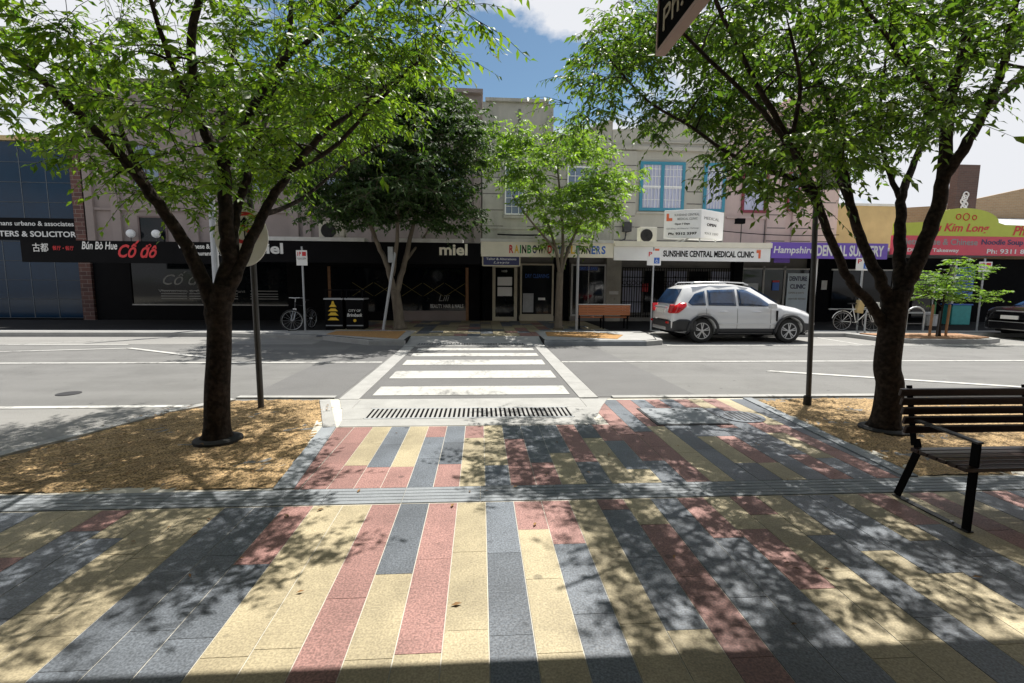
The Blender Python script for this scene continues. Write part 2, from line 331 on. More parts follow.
for x in (11.0, 17.0): line([(x,13.1),(x+.1,13.1),(x+.1,15.0),(x,15.0)])
for a, b in ((7.10,7.72),(8.40,9.14),(9.83,10.48),(11.02,11.52),(12.02,12.45)): sheet('zebra_stripe', [(-1.60,a),(1.36,a),(1.36,b),(-1.60,b)], .012, M['zebra'])
for x0, x1 in ((-2.02,-1.74),(1.46,1.74)):
    mb = MB()
    for k in range(11): mb.box(x0, x1, 6.86+k*.53, 6.86+k*.53+.524, -.03, .016)
    struct('crossing_border', mb, M['concrete'])

# ---- near plaza
struct('plaza_base', MB().prism([(-40,-14),(40,-14),(40,3.9),(4.0,3.9),(4.05,6.76),(-2.2,6.90),(-1.6,3.9),(-40,3.9)], -.03, .0068, plane='xy'), M['grout'])
SP = .2135; X0 = .04
BL = {0:'b',1:'p',2:'y'}
low = {0:'b',1:'p3.07y',2:'p2.88b',3:'y',4:'p3.33b2.08y',5:'y3.1p',6:'b3.2b2.3b',7:'p2.9b2.1b',8:'y3.0p2.35y',9:'p3.2y2.5y',10:'y2.9b2.1b',11:'b2.7y2.4y',
       12:'b3.1b2.45y',13:'y3.3y2.8b',14:'p3.0b2.6b', -1:'y',-2:'p2.0y',-3:'b2.61y',-4:'p',-5:'y',-6:'y2.6y',-7:'p2.75b',-8:'b',-9:'b2.7b',-10:'y',-11:'y2.9y',-12:'y3.1b',-13:'p3.2b2.4p',-14:'y2.9p2.3y',-15:'y',-16:'b3.0y',-17:'b',-18:'b2.8p',-19:'p3.1b'}
up = {-7:'p',-6:'p4.3y',-5:'p4.25b',-4:'p4.25y',-3:'b5.1p',-2:'p4.3b',-1:'y5.05p',0:'b4.25y',1:'p5.0b',2:'p4.3b',3:'y4.55b',4:'b4.3p',5:'y5.0b6.0b',6:'y4.1b4.9p',7:'b4.3p5.1p',8:'p4.2p5.2b',9:'y4.5y5.4p',10:'b4.6b5.6b',11:'b4.2y5.0b6.1p',12:'y4.2p5.0b',13:'b4.5b5.3p',14:'p4.4b5.2b6.2y',15:'b4.3y5.1p',16:'p4.5p5.4y',17:'y4.1p'}
def runs(code):
    out = [(code[0], None)]; i = 1; num = ''
    for ch in code[1:]:
        if ch in 'bpy': out.append((ch, float(num))); num = ''
        else: num += ch
    return out
def clipx(poly_fn, k): pass
IDX = {'y':0,'p':1,'b':2}
def slab(mb, c, xa, xb, ya, yb):
    """one paving slab, cut into lengths"""
    g = .0028; z = .010+random.uniform(-.0008,.0008)
    if yb-ya < .02: return
    n = max(1, round((yb-ya)/.62)); h = (yb-ya)/n
    for i in range(n): mb.box(xa+g, xb-g, ya+i*h+g*.6, ya+(i+1)*h-g*.6, -.02, z+random.uniform(-.0004,.0004), IDX[c])
mb = MB(); rr = random.Random(5)
for k in range(-60, 60):
    xa = X0+k*SP; xb = xa+SP
    if k in low:
        r_ = runs(low[k]); top = 3.50
        for i, (c, y) in enumerate(r_):
            a = r_[i+1][1] if i+1 < len(r_) else 1.2+rr.random()*.4
            slab(mb, c, xa, xb, a, top if y is None else y)
        cur = a
    else: cur = 3.50
    while cur > -9:
        L_ = rr.choice((.4,.6,.8,1.1)); c = rr.choice('yyybbpp'); slab(mb, c, xa, xb, cur-L_, cur); cur -= L_
# upper field, bounded by the kerb bands
def leftlim(x): return 0
for k in range(-8, 20):
    xa = X0+k*SP; xb = xa+SP; ymax = 5.50
    if xa > 1.35: ymax = 6.72
    # left slanted band (-1.45,3.8)->(-1.62,5.5) ; right slanted band (3.60,3.8)->(3.85,6.7)
    if xb < -1.63: continue
    if xa < -1.46: xa = -1.46
    if xb <= xa: continue
    if xa > 3.60: continue
    xb = min(xb, 3.66)
    code = up.get(k, 'b'); r_ = runs(code); yb0 = 3.80
    for i, (c, y) in enumerate(r_):
        a = yb0 if y is None else y; b = r_[i+1][1] if i+1 < len(r_) else ymax
        slab(mb, c, xa, xb, min(a,ymax), min(b, ymax))
# right of the bench bed, beyond the band (footpath continues)
mb.prism([(-1.50,3.805),(-1.462,3.805),(-1.462,5.5),(-1.655,5.5)], -.02, .010, 1, plane='xy'); mb.prism([(3.664,3.805),(3.705,3.805),(3.885,6.70),(3.664,6.70)], -.02, .010, 2, plane='xy')
struct('paving', mb, [M['p_yellow'], M['p_pink'], M['p_blue']])
mb = MB()                                                       # ribbed bluestone band across the plaza
for i in range(5):
    y0 = 3.51+i*.056
    for k in range(-30, 31): mb.box(k*.6+.002, k*.6+.598, y0+.004, y0+.052, -.02, .014)
struct('ribbed_band', mb, M['bluestone'])
def band(name, a, b, wdt, m, z0=-.03, z1=.02, seg=.6):
    a, b = Vector((*a,0)), Vector((*b,0)); d = (b-a); L_ = d.length; d.normalize(); n = Vector((-d.y,d.x,0))*wdt; mb = MB(); k = max(1, round(L_/seg)); h = L_/k
    for i in range(k):
        p, q = a+d*(i*h+.002), a+d*((i+1)*h-.002); mb.prism([p[:2], q[:2], (q+n)[:2], (p+n)[:2]], z0, z1, plane='xy')
    return struct(name, mb, m)
band('kerb', (-1.50,3.81), (-1.66,5.50), .16, M['bluestone'], z1=.022)
band('kerb', (-1.66,5.50), (-2.14,6.86), .14, M['concrete'], z1=.022)
band('kerb', (3.84,3.81), (4.02,6.74), .13, M['bluestone'], z1=.022)
band('kerb', (-4.66,4.62), (-4.05,6.25), -.14, M['concrete'], z1=.03)
band('kerb', (-4.05,6.25), (-3.55,6.93), -.14, M['concrete'], z1=.03)
band('kerb', (-3.50,6.98), (-2.10,6.93), .12, M['concrete'], z1=.026)
band('kerb', (1.95,6.80), (30,6.70), .14, M['concrete'], z1=.026)
band('kerb', (-30,3.85), (-4.75,4.52), .14, M['concrete'], z1=.03)
# concrete apron around the drain
mb = MB()
for (x0, x1) in ((-1.7,-.02),(-.02,1.45)):
    mb.prism([(x0+.002,6.34),(x1-.002,6.34),(x1-.002,6.85),(x0+.002,6.85)], -.03, .014, plane='xy')
mb.prism([(-1.64,5.52),(1.40,5.52),(1.42,5.82),(-1.68,5.82)], -.03, .013, plane='xy')
mb.prism([(-1.68,5.823),(-1.44,5.823),(-1.44,6.337),(-1.82,6.337)], -.03, .014, plane='xy')
mb.prism([(-1.84,6.342),(-1.705,6.342),(-1.705,6.85),(-2.0,6.85)], -.03, .013, plane='xy')
mb.prism([(1.19,5.823),(1.46,5.823),(1.66,6.337),(1.19,6.337)], -.03, .014, plane='xy')
mb.prism([(1.455,6.342),(1.66,6.342),(1.87,6.80),(1.455,6.80)], -.03, .013, plane='xy')
struct('apron', mb, M['concrete'])
def grate(x0, x1, y0, y1, z, label, n):
    t = thing('drain_grate', label, 'drain grate', ((x0+x1)/2, y0, z-.05), group='strip drains at the crossing')
    MB().box(x0, x1, y0, y1, z-.06, z-.006).build('channel', M['black'], t)
    fr = MB(); fr.box(x0, x1, y0, y0+.03, z-.05, z); fr.box(x0, x1, y1-.03, y1, z-.05, z); fr.build('frame', M['galv'], t)
    b = MB(); s = (x1-x0)/n
    for i in range(n+1):
        xx = x0+i*s; b.box(xx-s*.26, xx+s*.26, y0+.031, y1-.031, z-.0058, z-.0015)
    b.build('grille', M['concrete'], t); return t
grate(-1.43, 1.18, 5.83, 6.33, .016, 'long slotted strip drain before the zebra crossing', 44)
# mulch beds
def mulch(name, poly, z, m, amp=.03, step=.055):
    """gravel mulch: a fine rippled sheet inside the kerbs"""
    xs = [p[0] for p in poly]; ys = [p[1] for p in poly]
    def inside(x, y):
        c = False; n = len(poly)
        for i in range(n):
            (x1,y1),(x2,y2) = poly[i], poly[(i+1)%n]
            if (y1 > y) != (y2 > y) and x < (x2-x1)*(y-y1)/(y2-y1)+x1: c = not c
        return c
    mb = MB(); idx = {}
    nx = int((max(xs)-min(xs))/step)+1; ny = int((max(ys)-min(ys))/step)+1
    def vid(i, j):
        if (i,j) not in idx:
            idx[(i,j)] = len(mb.v); mb.v.append((min(xs)+i*step+rng.uniform(-.2,.2)*step, min(ys)+j*step+rng.uniform(-.2,.2)*step, z+rng.uniform(-.5,.5)*amp*.5+math.sin(i*.21)*math.cos(j*.3)*.008))
        return idx[(i,j)]
    for i in range(nx):
        for j in range(ny):
            if inside(min(xs)+(i+.5)*step, min(ys)+(j+.5)*step): mb.f.append((vid(i,j),vid(i+1,j),vid(i+1,j+1),vid(i,j+1))); mb.m.append(0)
    mb.prism(poly, -.03, z-.025, plane='xy')
    return tag(mb.build(name, m), kind='stuff', label='coarse tan gravel mulch filling a kerbed tree bed')
mulch('mulch', [(-4.72,3.83),(-1.66,3.83),(-1.82,5.5),(-2.26,6.86),(-3.45,6.88),(-3.95,6.18),(-4.55,4.62),(-9,4.2),(-9,3.83)], .010, M['mulch'])
mulch('mulch', [(3.88,3.83),(12,3.83),(12,6.62),(4.05,6.70)], .010, M['mulch'])
# fallen leaves
def fallen(name, n, x0, x1, y0, y1, z, m):
    r = random.Random(21); mb = MB()
    for _ in range(n):
        x, y = r.uniform(x0,x1), r.uniform(y0,y1); a = r.uniform(0,6.3); L_ = r.uniform(.03,.065); w_ = L_*.4; d = Vector((math.cos(a),math.sin(a),0)); q = Vector((-d.y,d.x,0)); p = Vector((x,y,z+r.uniform(.004,.010)))
        mb.add([p, p+d*L_*.5+q*w_*.5+Vector((0,0,.006)), p+d*L_+Vector((0,0,.003)), p+d*L_*.5-q*w_*.5+Vector((0,0,.006))], [(0,3,2,1)])
    return tag(mb.build(name, m), 'dry brown leaves scattered over the ground', kind='stuff')
fallen('fallen_leaves', 240, -4.3, -1.9, 3.9, 6.5, .030, M['deadleaf']); fallen('fallen_leaves', 160, 4.1, 7.5, 3.9, 6.5, .030, M['deadleaf']); fallen('fallen_leaves', 70, -5, 5, 1.6, 5.4, .012, M['deadleaf'])
# pit covers in the paving
t = thing('pit_cover', 'rectangular concrete filled pit cover among the coloured pavers', 'pit cover', (2.6,5.9,.011))
MB().box(2.10,3.02,5.42,6.20,.004,.020).build('frame', M['steel_dark'], t); MB().box(2.13,2.99,5.45,6.17,.012,.024).build('lid', M['bluestone'], t)
for x in (2.25,2.56,2.87): MB().box(x-.02,x+.02,6.06,6.09,.02,.028).build('lifting_slot', M['black'], t)
t = thing('manhole_cover', 'round cast cover with slots beside the rectangular pit cover', 'manhole cover', (3.32,5.85,.01))
mb = MB(); mb.lathe([(.27,0),(.27,.016),(.25,.018)], (3.32,5.75,.004), 32); mb.build('rim', M['p_blue'], t)
mb = MB()
for i in range(-3,4):
    L_ = math.sqrt(.21**2-(i*.06)**2); mb.box(3.32+i*.06-.012, 3.32+i*.06+.012, 5.75-L_, 5.75+L_, .02, .026)
mb.build('lid', M['steel_dark'], t)
t = tag(MB().lathe([(.15,0),(.15,.005),(.14,.006)], (-6.1,7.4,.003), 24).build('service_cover', M['steel_dark']), 'small dark round service cover in the left road lane', 'manhole cover')

# ---- far footpath, kerbs
FARK = [(-80,15.2),(-8.0,15.2),(-4.6,14.3),(-3.0,13.1),(-2.05,13.0),(1.76,13.0),(4.6,12.95),(5.15,13.2),(5.45,14.3),(5.6,15.25),(80,15.25)]
pl = FARK[:4]+[(-2.05,13.1),(-2.05,14.2),(1.76,14.2),(1.76,13.1)]+FARK[6:]+[(80,20.7),(-80,20.7)]
struct('far_footpath', MB().prism([(x,y+.12) if y < 16 and abs(x+.145) > 1.95 else (x,y) for x,y in pl], -.03, FP-.004, plane='xy'), M['asphalt_foot'])
for i in range(len(FARK)-1):
    if i != 4: band('kerb', FARK[i], FARK[i+1], .15, M['concrete'] if i != 5 else M['bluestone'], z1=FP, seg=1.2)
mb = MB(); rr = random.Random(9)
for k in range(-12, 11):
    xa = k*.4; cur = 14.3
    while cur < 20.2:
        L_ = rr.choice((.6,.9,1.2)); mb.box(xa+.004, xa+.396, cur+.004, min(cur+L_,20.36)-.004, FP-.02, FP+.006, rr.choice((0,0,0,1,2,2))); cur += L_
struct('far_paving', mb, [M['p_yellow'], M['p_pink'], M['p_blue']])
struct('far_ramp', MB().prism([(12.75,-.03),(13.5,-.03),(14.25,.0),(14.25,FP+.004),(13.45,.03),(12.75,.018)], -2.04, 1.75, plane='yz'), M['concrete'])
grate(-1.7, 1.2, 12.95, 13.30, .042, 'slotted strip drain on the far side of the crossing', 40)
sheet('far_footpath_edge', [(1.8,13.2),(4.62,13.14),(5.0,13.36),(5.28,14.4),(5.4,15.9),(1.8,15.9)], FP+.010, M['concrete'])
sheet('far_footpath_edge', [(-7.9,15.36),(-4.5,14.46),(-2.9,13.28),(-2.1,13.2),(-2.1,15.9),(-7.9,15.9)], FP+.010, M['concrete'])
sheet('far_footpath_edge', [(-60,15.36),(-7.91,15.36),(-7.91,15.95),(-60,15.95)], FP+.010, M['concrete'])
sheet('far_footpath_edge', [(5.8,15.42),(60,15.42),(60,16.2),(5.8,16.2)], FP+.010, M['concrete'])
tag(sheet('far_mulch', [(-4.6,14.62),(-2.3,13.45),(-2.4,15.6),(-4.6,15.6)], FP+.02, M['mulch_far'], zb=0), 'orange mulch bed at the foot of the dark tree', kind='stuff')
tag(sheet('far_mulch', [(2.0,14.2),(3.9,13.4),(4.4,14.5),(3.6,15.4),(2.1,15.4)], FP+.02, M['mulch_far'], zb=0), 'orange mulch bed at the foot of the pale tree', kind='stuff')
# right-hand kerbed island in the parking lane
isl = [(12.35,13.9),(12.9,13.45),(15.2,13.35),(16.0,13.7),(16.3,15.25),(12.2,15.25)]
struct('kerb_island', MB().prism(isl, -.02, FP, plane='xy'), M['concrete'])
tag(sheet('island_soil', [(12.6,13.95),(13.0,13.65),(15.1,13.55),(15.8,13.85),(15.9,15.0),(12.5,15.0)], FP+.03, M['stake'], zb=.05), 'brown soil in the kerbed island', kind='stuff')

# ================================================================ BUILDINGS ACROSS THE STREET
FY = 20.4; AY = 16.8
def B(x0,x1,y0,y1,z0,z1): return MB().box(x0,x1,y0,y1,z0,z1)
def window(par, x0, x1, z0, z1, m_frame, m_glass, cols=1, rows=2, y=FY, fw=.06, mull=.03, sill=None, curtain=None, split=None):
    fr = MB(); fr.box(x0,x1,y-.05,y+.06,z1-fw,z1); fr.box(x0,x1,y-.05,y+.06,z0,z0+fw); fr.box(x0,x0+fw,y-.05,y+.06,z0+fw,z1-fw); fr.box(x1-fw,x1,y-.05,y+.06,z0+fw,z1-fw)
    for i in range(1, cols):
        xx = x0+(x1-x0)*i/cols; ww = mull*(2.6 if split == i else 1); fr.box(xx-ww/2, xx+ww/2, y-.04, y+.03, z0+fw, z1-fw)
    for j in range(1, rows):
        zz = z0+(z1-z0)*j/rows; fr.box(x0+fw, x1-fw, y-.036, y+.03, zz-mull/2, zz+mull/2)
    f = fr.build('window', m_frame, par)
    MB().box(x0+fw*.5,x1-fw*.5,y-.01,y+.02,z0+fw*.5,z1-fw*.5).build('pane', m_glass, f)
    if sill: MB().box(x0-.08,x1+.08,y-.12,y+.05,z0-.08,z0-.003).build('sill', sill, f)
    return f
def awning(par, x0, x1, zt, th=.12, m=None, y0=AY):
    MB().box(x0, x1, y0+.05, FY-.01, zt-th, zt).build('awning', m or M['dirtywhite'], par)

def pieces(mb, name, m, par):                 # every box of mb as a part of its own
    for i in range(0, len(mb.v), 8):
        b_ = MB(); b_.add(mb.v[i:i+8], [(0,3,2,1),(4,5,6,7),(0,1,5,4),(1,2,6,5),(2,3,7,6),(3,0,4,7)]); b_.build(name, m, par)
# 1 blue glass office
t = thing('office_building', 'dark blue glass panelled office building with white lettering at far left', 'building', (-18.5,FY,FP))
B(-30,-15.86,FY+.08,FY+9,0,7.0).build('wall', M['black'], t)
for i in range(7):
    for j in range(9):
        x1 = -15.9-i*.935; z0 = .2+j*.752
        MB().box(x1-.915, x1-.02, FY, FY+.06, z0+.012, z0+.735).build('glass_panel', M['glass_blue'], t)
mb = MB()
for i in range(8): mb.box(-15.91-i*.935, -15.885-i*.935, FY-.012, FY+.05, .2, 6.95)
for j in range(10): mb.box(-22.5,-15.88,FY-.010,FY+.048,.19+j*.752,.205+j*.752)
mb.build('mullion', M['mullion'], t)
B(-30,-15.4,FY-.06,FY+9.05,7.002,7.18).build('coping', M['coping'], t)
B(-15.86,-15.42,FY-.12,FY+9,.0,7.0).build('brick_pier', M['red_brick'], t)
B(-22.5,-15.9,FY-.04,FY-.015,3.25,4.10).build('sign_board', M['blackpaint'], t)
text('ck yeomans urbano & associates', (-19.5,-15.95,3.75,3.98), M['ltext'], t, O=(0,FY-.041,0), off=.01)
text('BARRISTERS & SOLICITORS', (-19.8,-15.75,3.38,3.60), M['ltext'], t, O=(0,FY-.041,0), off=.02)

# 2 restaurant with black fascia
t = thing('restaurant_building', 'pinkish brown two storey building above the black restaurant shopfront', 'building', (-11,FY,FP))
B(-15.4,-7.15,FY,FY+10,3.0,9.2).build('wall', M['pinkbrown'], t)
mb = MB()
for x in (-15.3,-14.3,-11.4,-9.6,-7.5): mb.box(x-.17,x+.17,FY-.12,FY+.001,3.05,8.3)
mb.box(-15.4,-7.15,FY-.16,FY+.001,8.302,8.5); mb.box(-15.4,-7.15,FY-.08,FY+.001,4.45,4.55); mb.box(-15.45,-7.15,FY-.22,FY+10,9.202,9.35)
mb.build('moulding', M['pinkbrown'], t)
for x in (-13.1,-9.05): window(t, x-.55,x+.55,5.2,7.0, M['pinkbrown_dark'], M['glass_up'], 2, 2, sill=M['pinkbrown'])
window(t, -13.55,-12.45,3.2,4.25, M['pinkbrown_dark'], M['glass_dark'], 1, 1)
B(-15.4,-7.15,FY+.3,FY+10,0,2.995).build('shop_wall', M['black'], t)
B(-15.4,-14.0,FY-.02,FY+.3,FP,2.995).build('shopfront_pier', M['blackpaint'], t)
B(-7.9,-7.15,FY-.02,FY+.3,FP,2.995).build('shopfront_pier', M['blackpaint'], t)
B(-14.0,-7.9,FY+.02,FY+.06,.75,2.5).build('shop_window', M['glass_dark'], t)
B(-14.0,-7.9,FY-.02,FY+.3,FP,.72).build('stall_riser', M['blackpaint'], t)
B(-14.0,-7.9,FY-.06,FY+.02,.722,.77).build('window_sill', M['grey_frame'], t)
B(-14.0,-7.9,FY-.02,FY+.3,2.502,2.99).build('shop_transom', M['blackpaint'], t)
awning(t,-14.82,-7.12,2.96)
s = B(-14.82,-8.0,AY-.04,AY+.04,2.27,2.98).build('sign_board', M['blackpaint'], t)
O = (0,AY-.041,0)
text('\u53e4\u90fd', (-14.46,-13.98,2.60,2.88), M['ltext'], t, O=O, off=.004)
text('\u9910\u5385 \u2022 \u9910\u5385', (-13.85,-13.2,2.66,2.80), M['red'], t, O=O)
text('B\u00fan B\u00f2 Hue', (-12.95,-11.85,2.70,2.95), M['ltext'], t, O=O, shear=.25, off=.015)
text('C\u1ed1 \u0111\u00f4', (-11.84,-10.62,2.44,3.0), M['red'], t, O=O, shear=.45, off=.025)
text('Vietnamese & Chinese', (-9.95,-8.3,2.76,2.92), M['ltext'], t, O=O, off=.02)
text('Restaurant - BYO', (-9.65,-8.4,2.54,2.68), M['ltext'], t, O=O, off=.02)
text('C\u1ed1 \u0111\u00f4', (-12.8,-11.1,1.55,2.10), M['gtext'], t, O=(0,FY+.018,0), shear=.45, off=.002)
text('Vietnamese & Chinese Restaurant', (-13.0,-9.6,1.25,1.36), M['gtext'], t, O=(0,FY+.018,0))
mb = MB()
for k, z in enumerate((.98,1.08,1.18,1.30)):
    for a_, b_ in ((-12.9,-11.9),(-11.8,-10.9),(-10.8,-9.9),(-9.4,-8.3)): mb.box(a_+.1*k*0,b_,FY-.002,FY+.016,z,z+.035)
mb.build('window_reflection', M['gtext'], t)  # grey bars before the pane, added to imitate a passing vehicle's reflection
for x in (-13.7,-12.75,-9.75):
    l = thing('globe_lamp', {-13.7:'leftmost white globe lamp above the black restaurant sign', -12.75:'second white globe lamp right of the dark upper opening', -9.75:'white globe lamp beside the grey street pole'}[x], 'lamp', (x,FY-.25,3.0), group='globe lamps above the restaurant sign')
    m_ = MB(); m_.lathe([(.02,0),(.02,.42)], (x,FY-.25,2.98), 8); m_.build('stem', M['steel_dark'], l)
    m_ = MB(); m_.lathe([(.16*math.sin(a), .55-.16*math.cos(a)) for a in [math.pi*i/10 for i in range(1,10)]], (x,FY-.25,2.99), 16); m_.build('globe', M['white'], l, smooth=True)

# 3 salon
t = thing('salon_building', 'black fronted hair salon behind the dark dense tree', 'building', (-3.6,FY,FP))
B(-7.15,.06,FY+.02,FY+10,3.0,9.25).build('wall', M['pinkbrown'], t)
mb = MB(); mb.box(-7.15,.06,FY-.1,FY+.021,8.3,8.5); mb.box(-7.15,.1,FY-.2,FY+10,9.252,9.4)
for x in (-7.0,-4.6,-2.4,-.12): mb.box(x-.15,x+.15,FY-.1,FY+.021,3.05,8.298)
mb.build('moulding', M['pinkbrown'], t)
for x in (-5.8,-3.5,-1.2): window(t, x-.5,x+.5,4.9,6.8, M['white'], M['glass_up'], 1, 2, sill=M['pinkbrown'])
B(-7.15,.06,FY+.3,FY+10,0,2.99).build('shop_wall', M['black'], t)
for a,b in ((-7.15,-6.15),(-3.6,-3.3),(-.5,-.05)): B(a,b,FY-.02,FY+.3,FP,2.99).build('shopfront_pier', M['blackpaint'], t)
for a,b,zz in ((-6.15,-3.6,.5),(-3.3,-.62,.55)):
    B(a,b,FY+.02,FY+.06,zz,2.35).build('shop_window', M['glass_dark'], t); B(a,b,FY-.05,FY+.3,FP,zz-.003).build('stall_riser', M['blackpaint'] if a < -6 else M['pinkbrown'], t)
    mb = MB(); O_ = FY+.01
    for k in range(2 if a < -6 else 3):
        cx = (a+b)/2-(.0 if a < -6 else .9)+k*.9; 
        mb.bar((cx-.42,O_,1.15),(cx+.42,O_,1.7),.004,.022); mb.bar((cx-.42,O_-.002,1.7),(cx+.42,O_-.002,1.15),.004,.022)
    mb.build('window_decal', M['decal'] if 'decal' in M else M.setdefault('decal', mat('decal', (.16,.13,.03), .6)), t)
    B(a,b,FY-.02,FY+.3,2.353,2.985).build('shop_transom', M['blackpaint'], t)
B(-.62,-.5,FY-.03,FY+.1,FP,2.35).build('door_frame', M['stake'], t)
B(-6.27,-6.16,FY-.03,FY-.021,FP,2.35).build('door_frame', M['stake'], t)
text('Lili', (-1.75,-1.3,.95,1.22), M['gtext'], t, O=(0,FY+.015,0), shear=.3)
text('BEAUTY HAIR & NAILS', (-2.1,-.72,.66,.82), M['ltext'], t, O=(0,FY+.015,0), off=.01)
awning(t,-7.1,-.02,2.98)
B(-7.995,-.0,AY-.04,AY+.04,2.35,3.06).build('sign_board', M['blackpaint'], t)
B(-7.99,-3.9,AY-.06,AY+.5,3.063,3.19).build('gutter', M['dirtywhite'], t)
B(-2.75,-.6,AY-.06,AY+.5,3.063,3.19).build('gutter', M['dirtywhite'], t)
text('miel', (-7.62,-6.58,2.62,2.98), M['ltext'], t, O=O, off=.03)
text('miel', (-1.40,-.44,2.64,3.03), M['cream'], t, O=O, off=.03)
def condenser(x, y, z, w_, h_, d_, label, face=-1):
    a = thing('air_conditioner', label, 'air conditioner', (x,y,z), group='air conditioner units on the shop awnings')
    MB().box(x-w_/2,x+w_/2,y,y+d_,z+.05,z+h_).build('casing', M['acbody'], a, bevel=.015)
    cx = x-w_*.12; r_ = min(h_*.36,w_*.36); mb = MB(); mb.lathe([(r_,0),(r_,.012)], (cx,y-.001,z+h_*.52), 28, axis='y'); mb.build('fan_opening', M['steel_dark'], a)
    g = MB()
    for k in range(1,7): g.ring((cx,y-.02,z+h_*.52),(0,1,0), r_*k/6.3, .006, 28, 5)
    for k in range(6): an = k*math.pi/6; g.bar((cx-math.cos(an)*r_,y-.028,z+h_*.52-math.sin(an)*r_),(cx+math.cos(an)*r_,y-.028,z+h_*.52+math.sin(an)*r_),.008,.008)
    g.build('fan_guard', M['plastic'], a)
    for sx in (-.38,.38): MB().box(x+sx*w_-.03,x+sx*w_+.03,y,y+d_,z,z+.048).build('foot', M['black'], a)
    return a
condenser(-5.02,16.9,3.07,.84,.68,.32,'cream air conditioner unit with round fan above the black salon sign')

# 4 dry cleaner
t = thing('cleaner_building', 'grey rendered building with stepped parapet above the cream multicoloured sign', 'building', (2.7,FY,FP))
B(.08,2.96,FY-.1,FY+10,3.0,8.95).build('wall', M['grey_render'], t)
mb = MB(); mb.prism([(2.962,3.0),(5.45,3.0),(5.45,8.35)]+[(5.45-2.488*i/12, 8.35-.75*math.sin(math.pi/2*i/12)**1.3) for i in range(1,13)], FY, FY+10); mb.build('wall', M['grey_render'], t)
mb = MB(); mb.box(.2,2.75,FY-.22,FY+.6,8.952,9.08); mb.box(2.74,3.02,FY-.2,FY+.3,8.30,8.42); mb.box(2.70,2.96,FY-.17,FY-.101,3.1,8.30)
mb.box(.08,2.7,FY-.14,FY-.101,3.95,4.05); mb.box(.95,1.9,FY-.19,FY-.101,4.40,4.50)
pp = [(5.45-2.43*i/12, 8.352-.75*math.sin(math.pi/2*i/12)**1.3) for i in range(13)]
for i in range(12): mb.bar((pp[i][0],FY-.02,pp[i][1]+.04),(pp[i+1][0],FY-.02,pp[i+1][1]+.04),.3,.08)
mb.build('moulding', M['grey_render'], t)
mb = MB()
for z in (4.05,4.7,5.35,6.0,6.65): mb.box(.1,.94,FY-.106,FY-.101,z,z+.035); mb.box(1.93,2.68,FY-.106,FY-.101,z,z+.035); mb.box(3.0,5.4,FY-.006,FY-.001,z,z+.035)
mb.box(1.53,1.62,FY-.13,FY-.101,7.55,8.7); mb.box(1.40,1.75,FY-.16,FY-.101,7.40,7.548); mb.box(1.45,1.70,FY-.16,FY-.101,7.25,7.398); pieces(mb, 'render_groove', M['joint'], t)
window(t, 1.0,1.86,4.53,6.55, M['white'], M['glass_up'], 3, 6, y=FY-.13, fw=.05, mull=.02)
window(t, 3.6,4.9,4.6,6.55, M['white'], M['glass_up'], 4, 5, fw=.05, mull=.02, sill=M['grey_render'])
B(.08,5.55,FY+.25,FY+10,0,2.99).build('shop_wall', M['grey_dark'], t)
B(.08,.5,FY-.08,FY+.25,FP,2.99).build('shopfront_pier', M['black'], t)
d = MB(); d.box(.5,.63,FY-.06,FY+.05,FP,2.47); d.box(1.42,1.55,FY-.06,FY+.05,FP,2.47); d.box(.63,1.42,FY-.06,FY+.05,2.37,2.47); d.box(.63,1.42,FY-.05,FY+.05,FP,.30)
dd = d.build('door', M['beige'], t); B(.63,1.42,FY-.01,FY+.03,.30,2.37).build('pane', M['glass_dark'], dd)
B(.72,1.33,FY-.03,FY-.014,1.62,1.98).build('notice', M['sign_white'], dd); B(.72,1.33,FY-.03,FY-.014,1.18,1.56).build('notice', M['sign_white'], dd); text('108', (.90,1.12,2.18,2.27), M['ltext'], dd, O=(0,FY-.012,0))
f = window(t, 1.68,3.10,.35,2.55, M['beige'], M['glass_shop'], 1, 1, fw=.07); B(1.66,3.12,FY-.03,FY+.25,FP,.347).build('stall_riser', M['beige'], t)
text('DRY CLEANING', (1.9,2.9,1.95,2.12), M['blue'], f, O=(0,FY-.012,0)); B(1.8,2.25,FY-.03,FY-.012,.5,1.3).build('poster', M['galv'], f); B(2.45,2.75,FY-.03,FY-.012,1.02,1.12).build('poster', M['sign_white'], f)
B(3.12,3.78,FY+.1,FY+.24,FP,2.99).build('doorway', M['black'], t); 
f = window(t, 3.85,5.35,.35,2.55, M['grey_frame'], M['glass_shop'], 2, 1, fw=.07); B(3.83,5.37,FY-.03,FY+.25,FP,.347).build('stall_riser', M['grey_dark'], t)
B(4.15,5.0,FY-.03,FY-.012,2.28,2.46).build('open_sign', M['navy'], f); text('DRY CLEAN', (4.2,4.95,2.31,2.43), M['blue'], f, O=(0,FY-.031,0), off=.02)
B(5.37,6.0,FY-.06,FY+.25,FP,2.99).build('shopfront_pier', M['grey_render'], t); B(5.5,5.9,FY-.08,FY-.061,1.28,1.42).build('number_plate', M['dirtywhite'], t)
awning(t,.0,4.62,3.06)
mb = MB(); mb.box(.02,4.64,AY-.04,AY+.04,2.62,3.12); mb.build('sign_board', M['cream'], t); B(.0,4.64,AY-.08,AY+.1,3.122,3.22).build('gutter', M['dirtywhite'], t)
word = 'RAINBOW DRY CLEANERS'; cols = ['red','yellow','green','blackpaint','green','navy','blackpaint','','red','green','blue','','navy','yellow','green','blackpaint','navy','blue','blue','blue']
wd = {'I':.45,' ':.6,'W':1.3,'A':1.05,'O':1.08}; tot = sum(wd.get(c,1) for c in word); xx = .98; sc = (4.38-.98)/tot
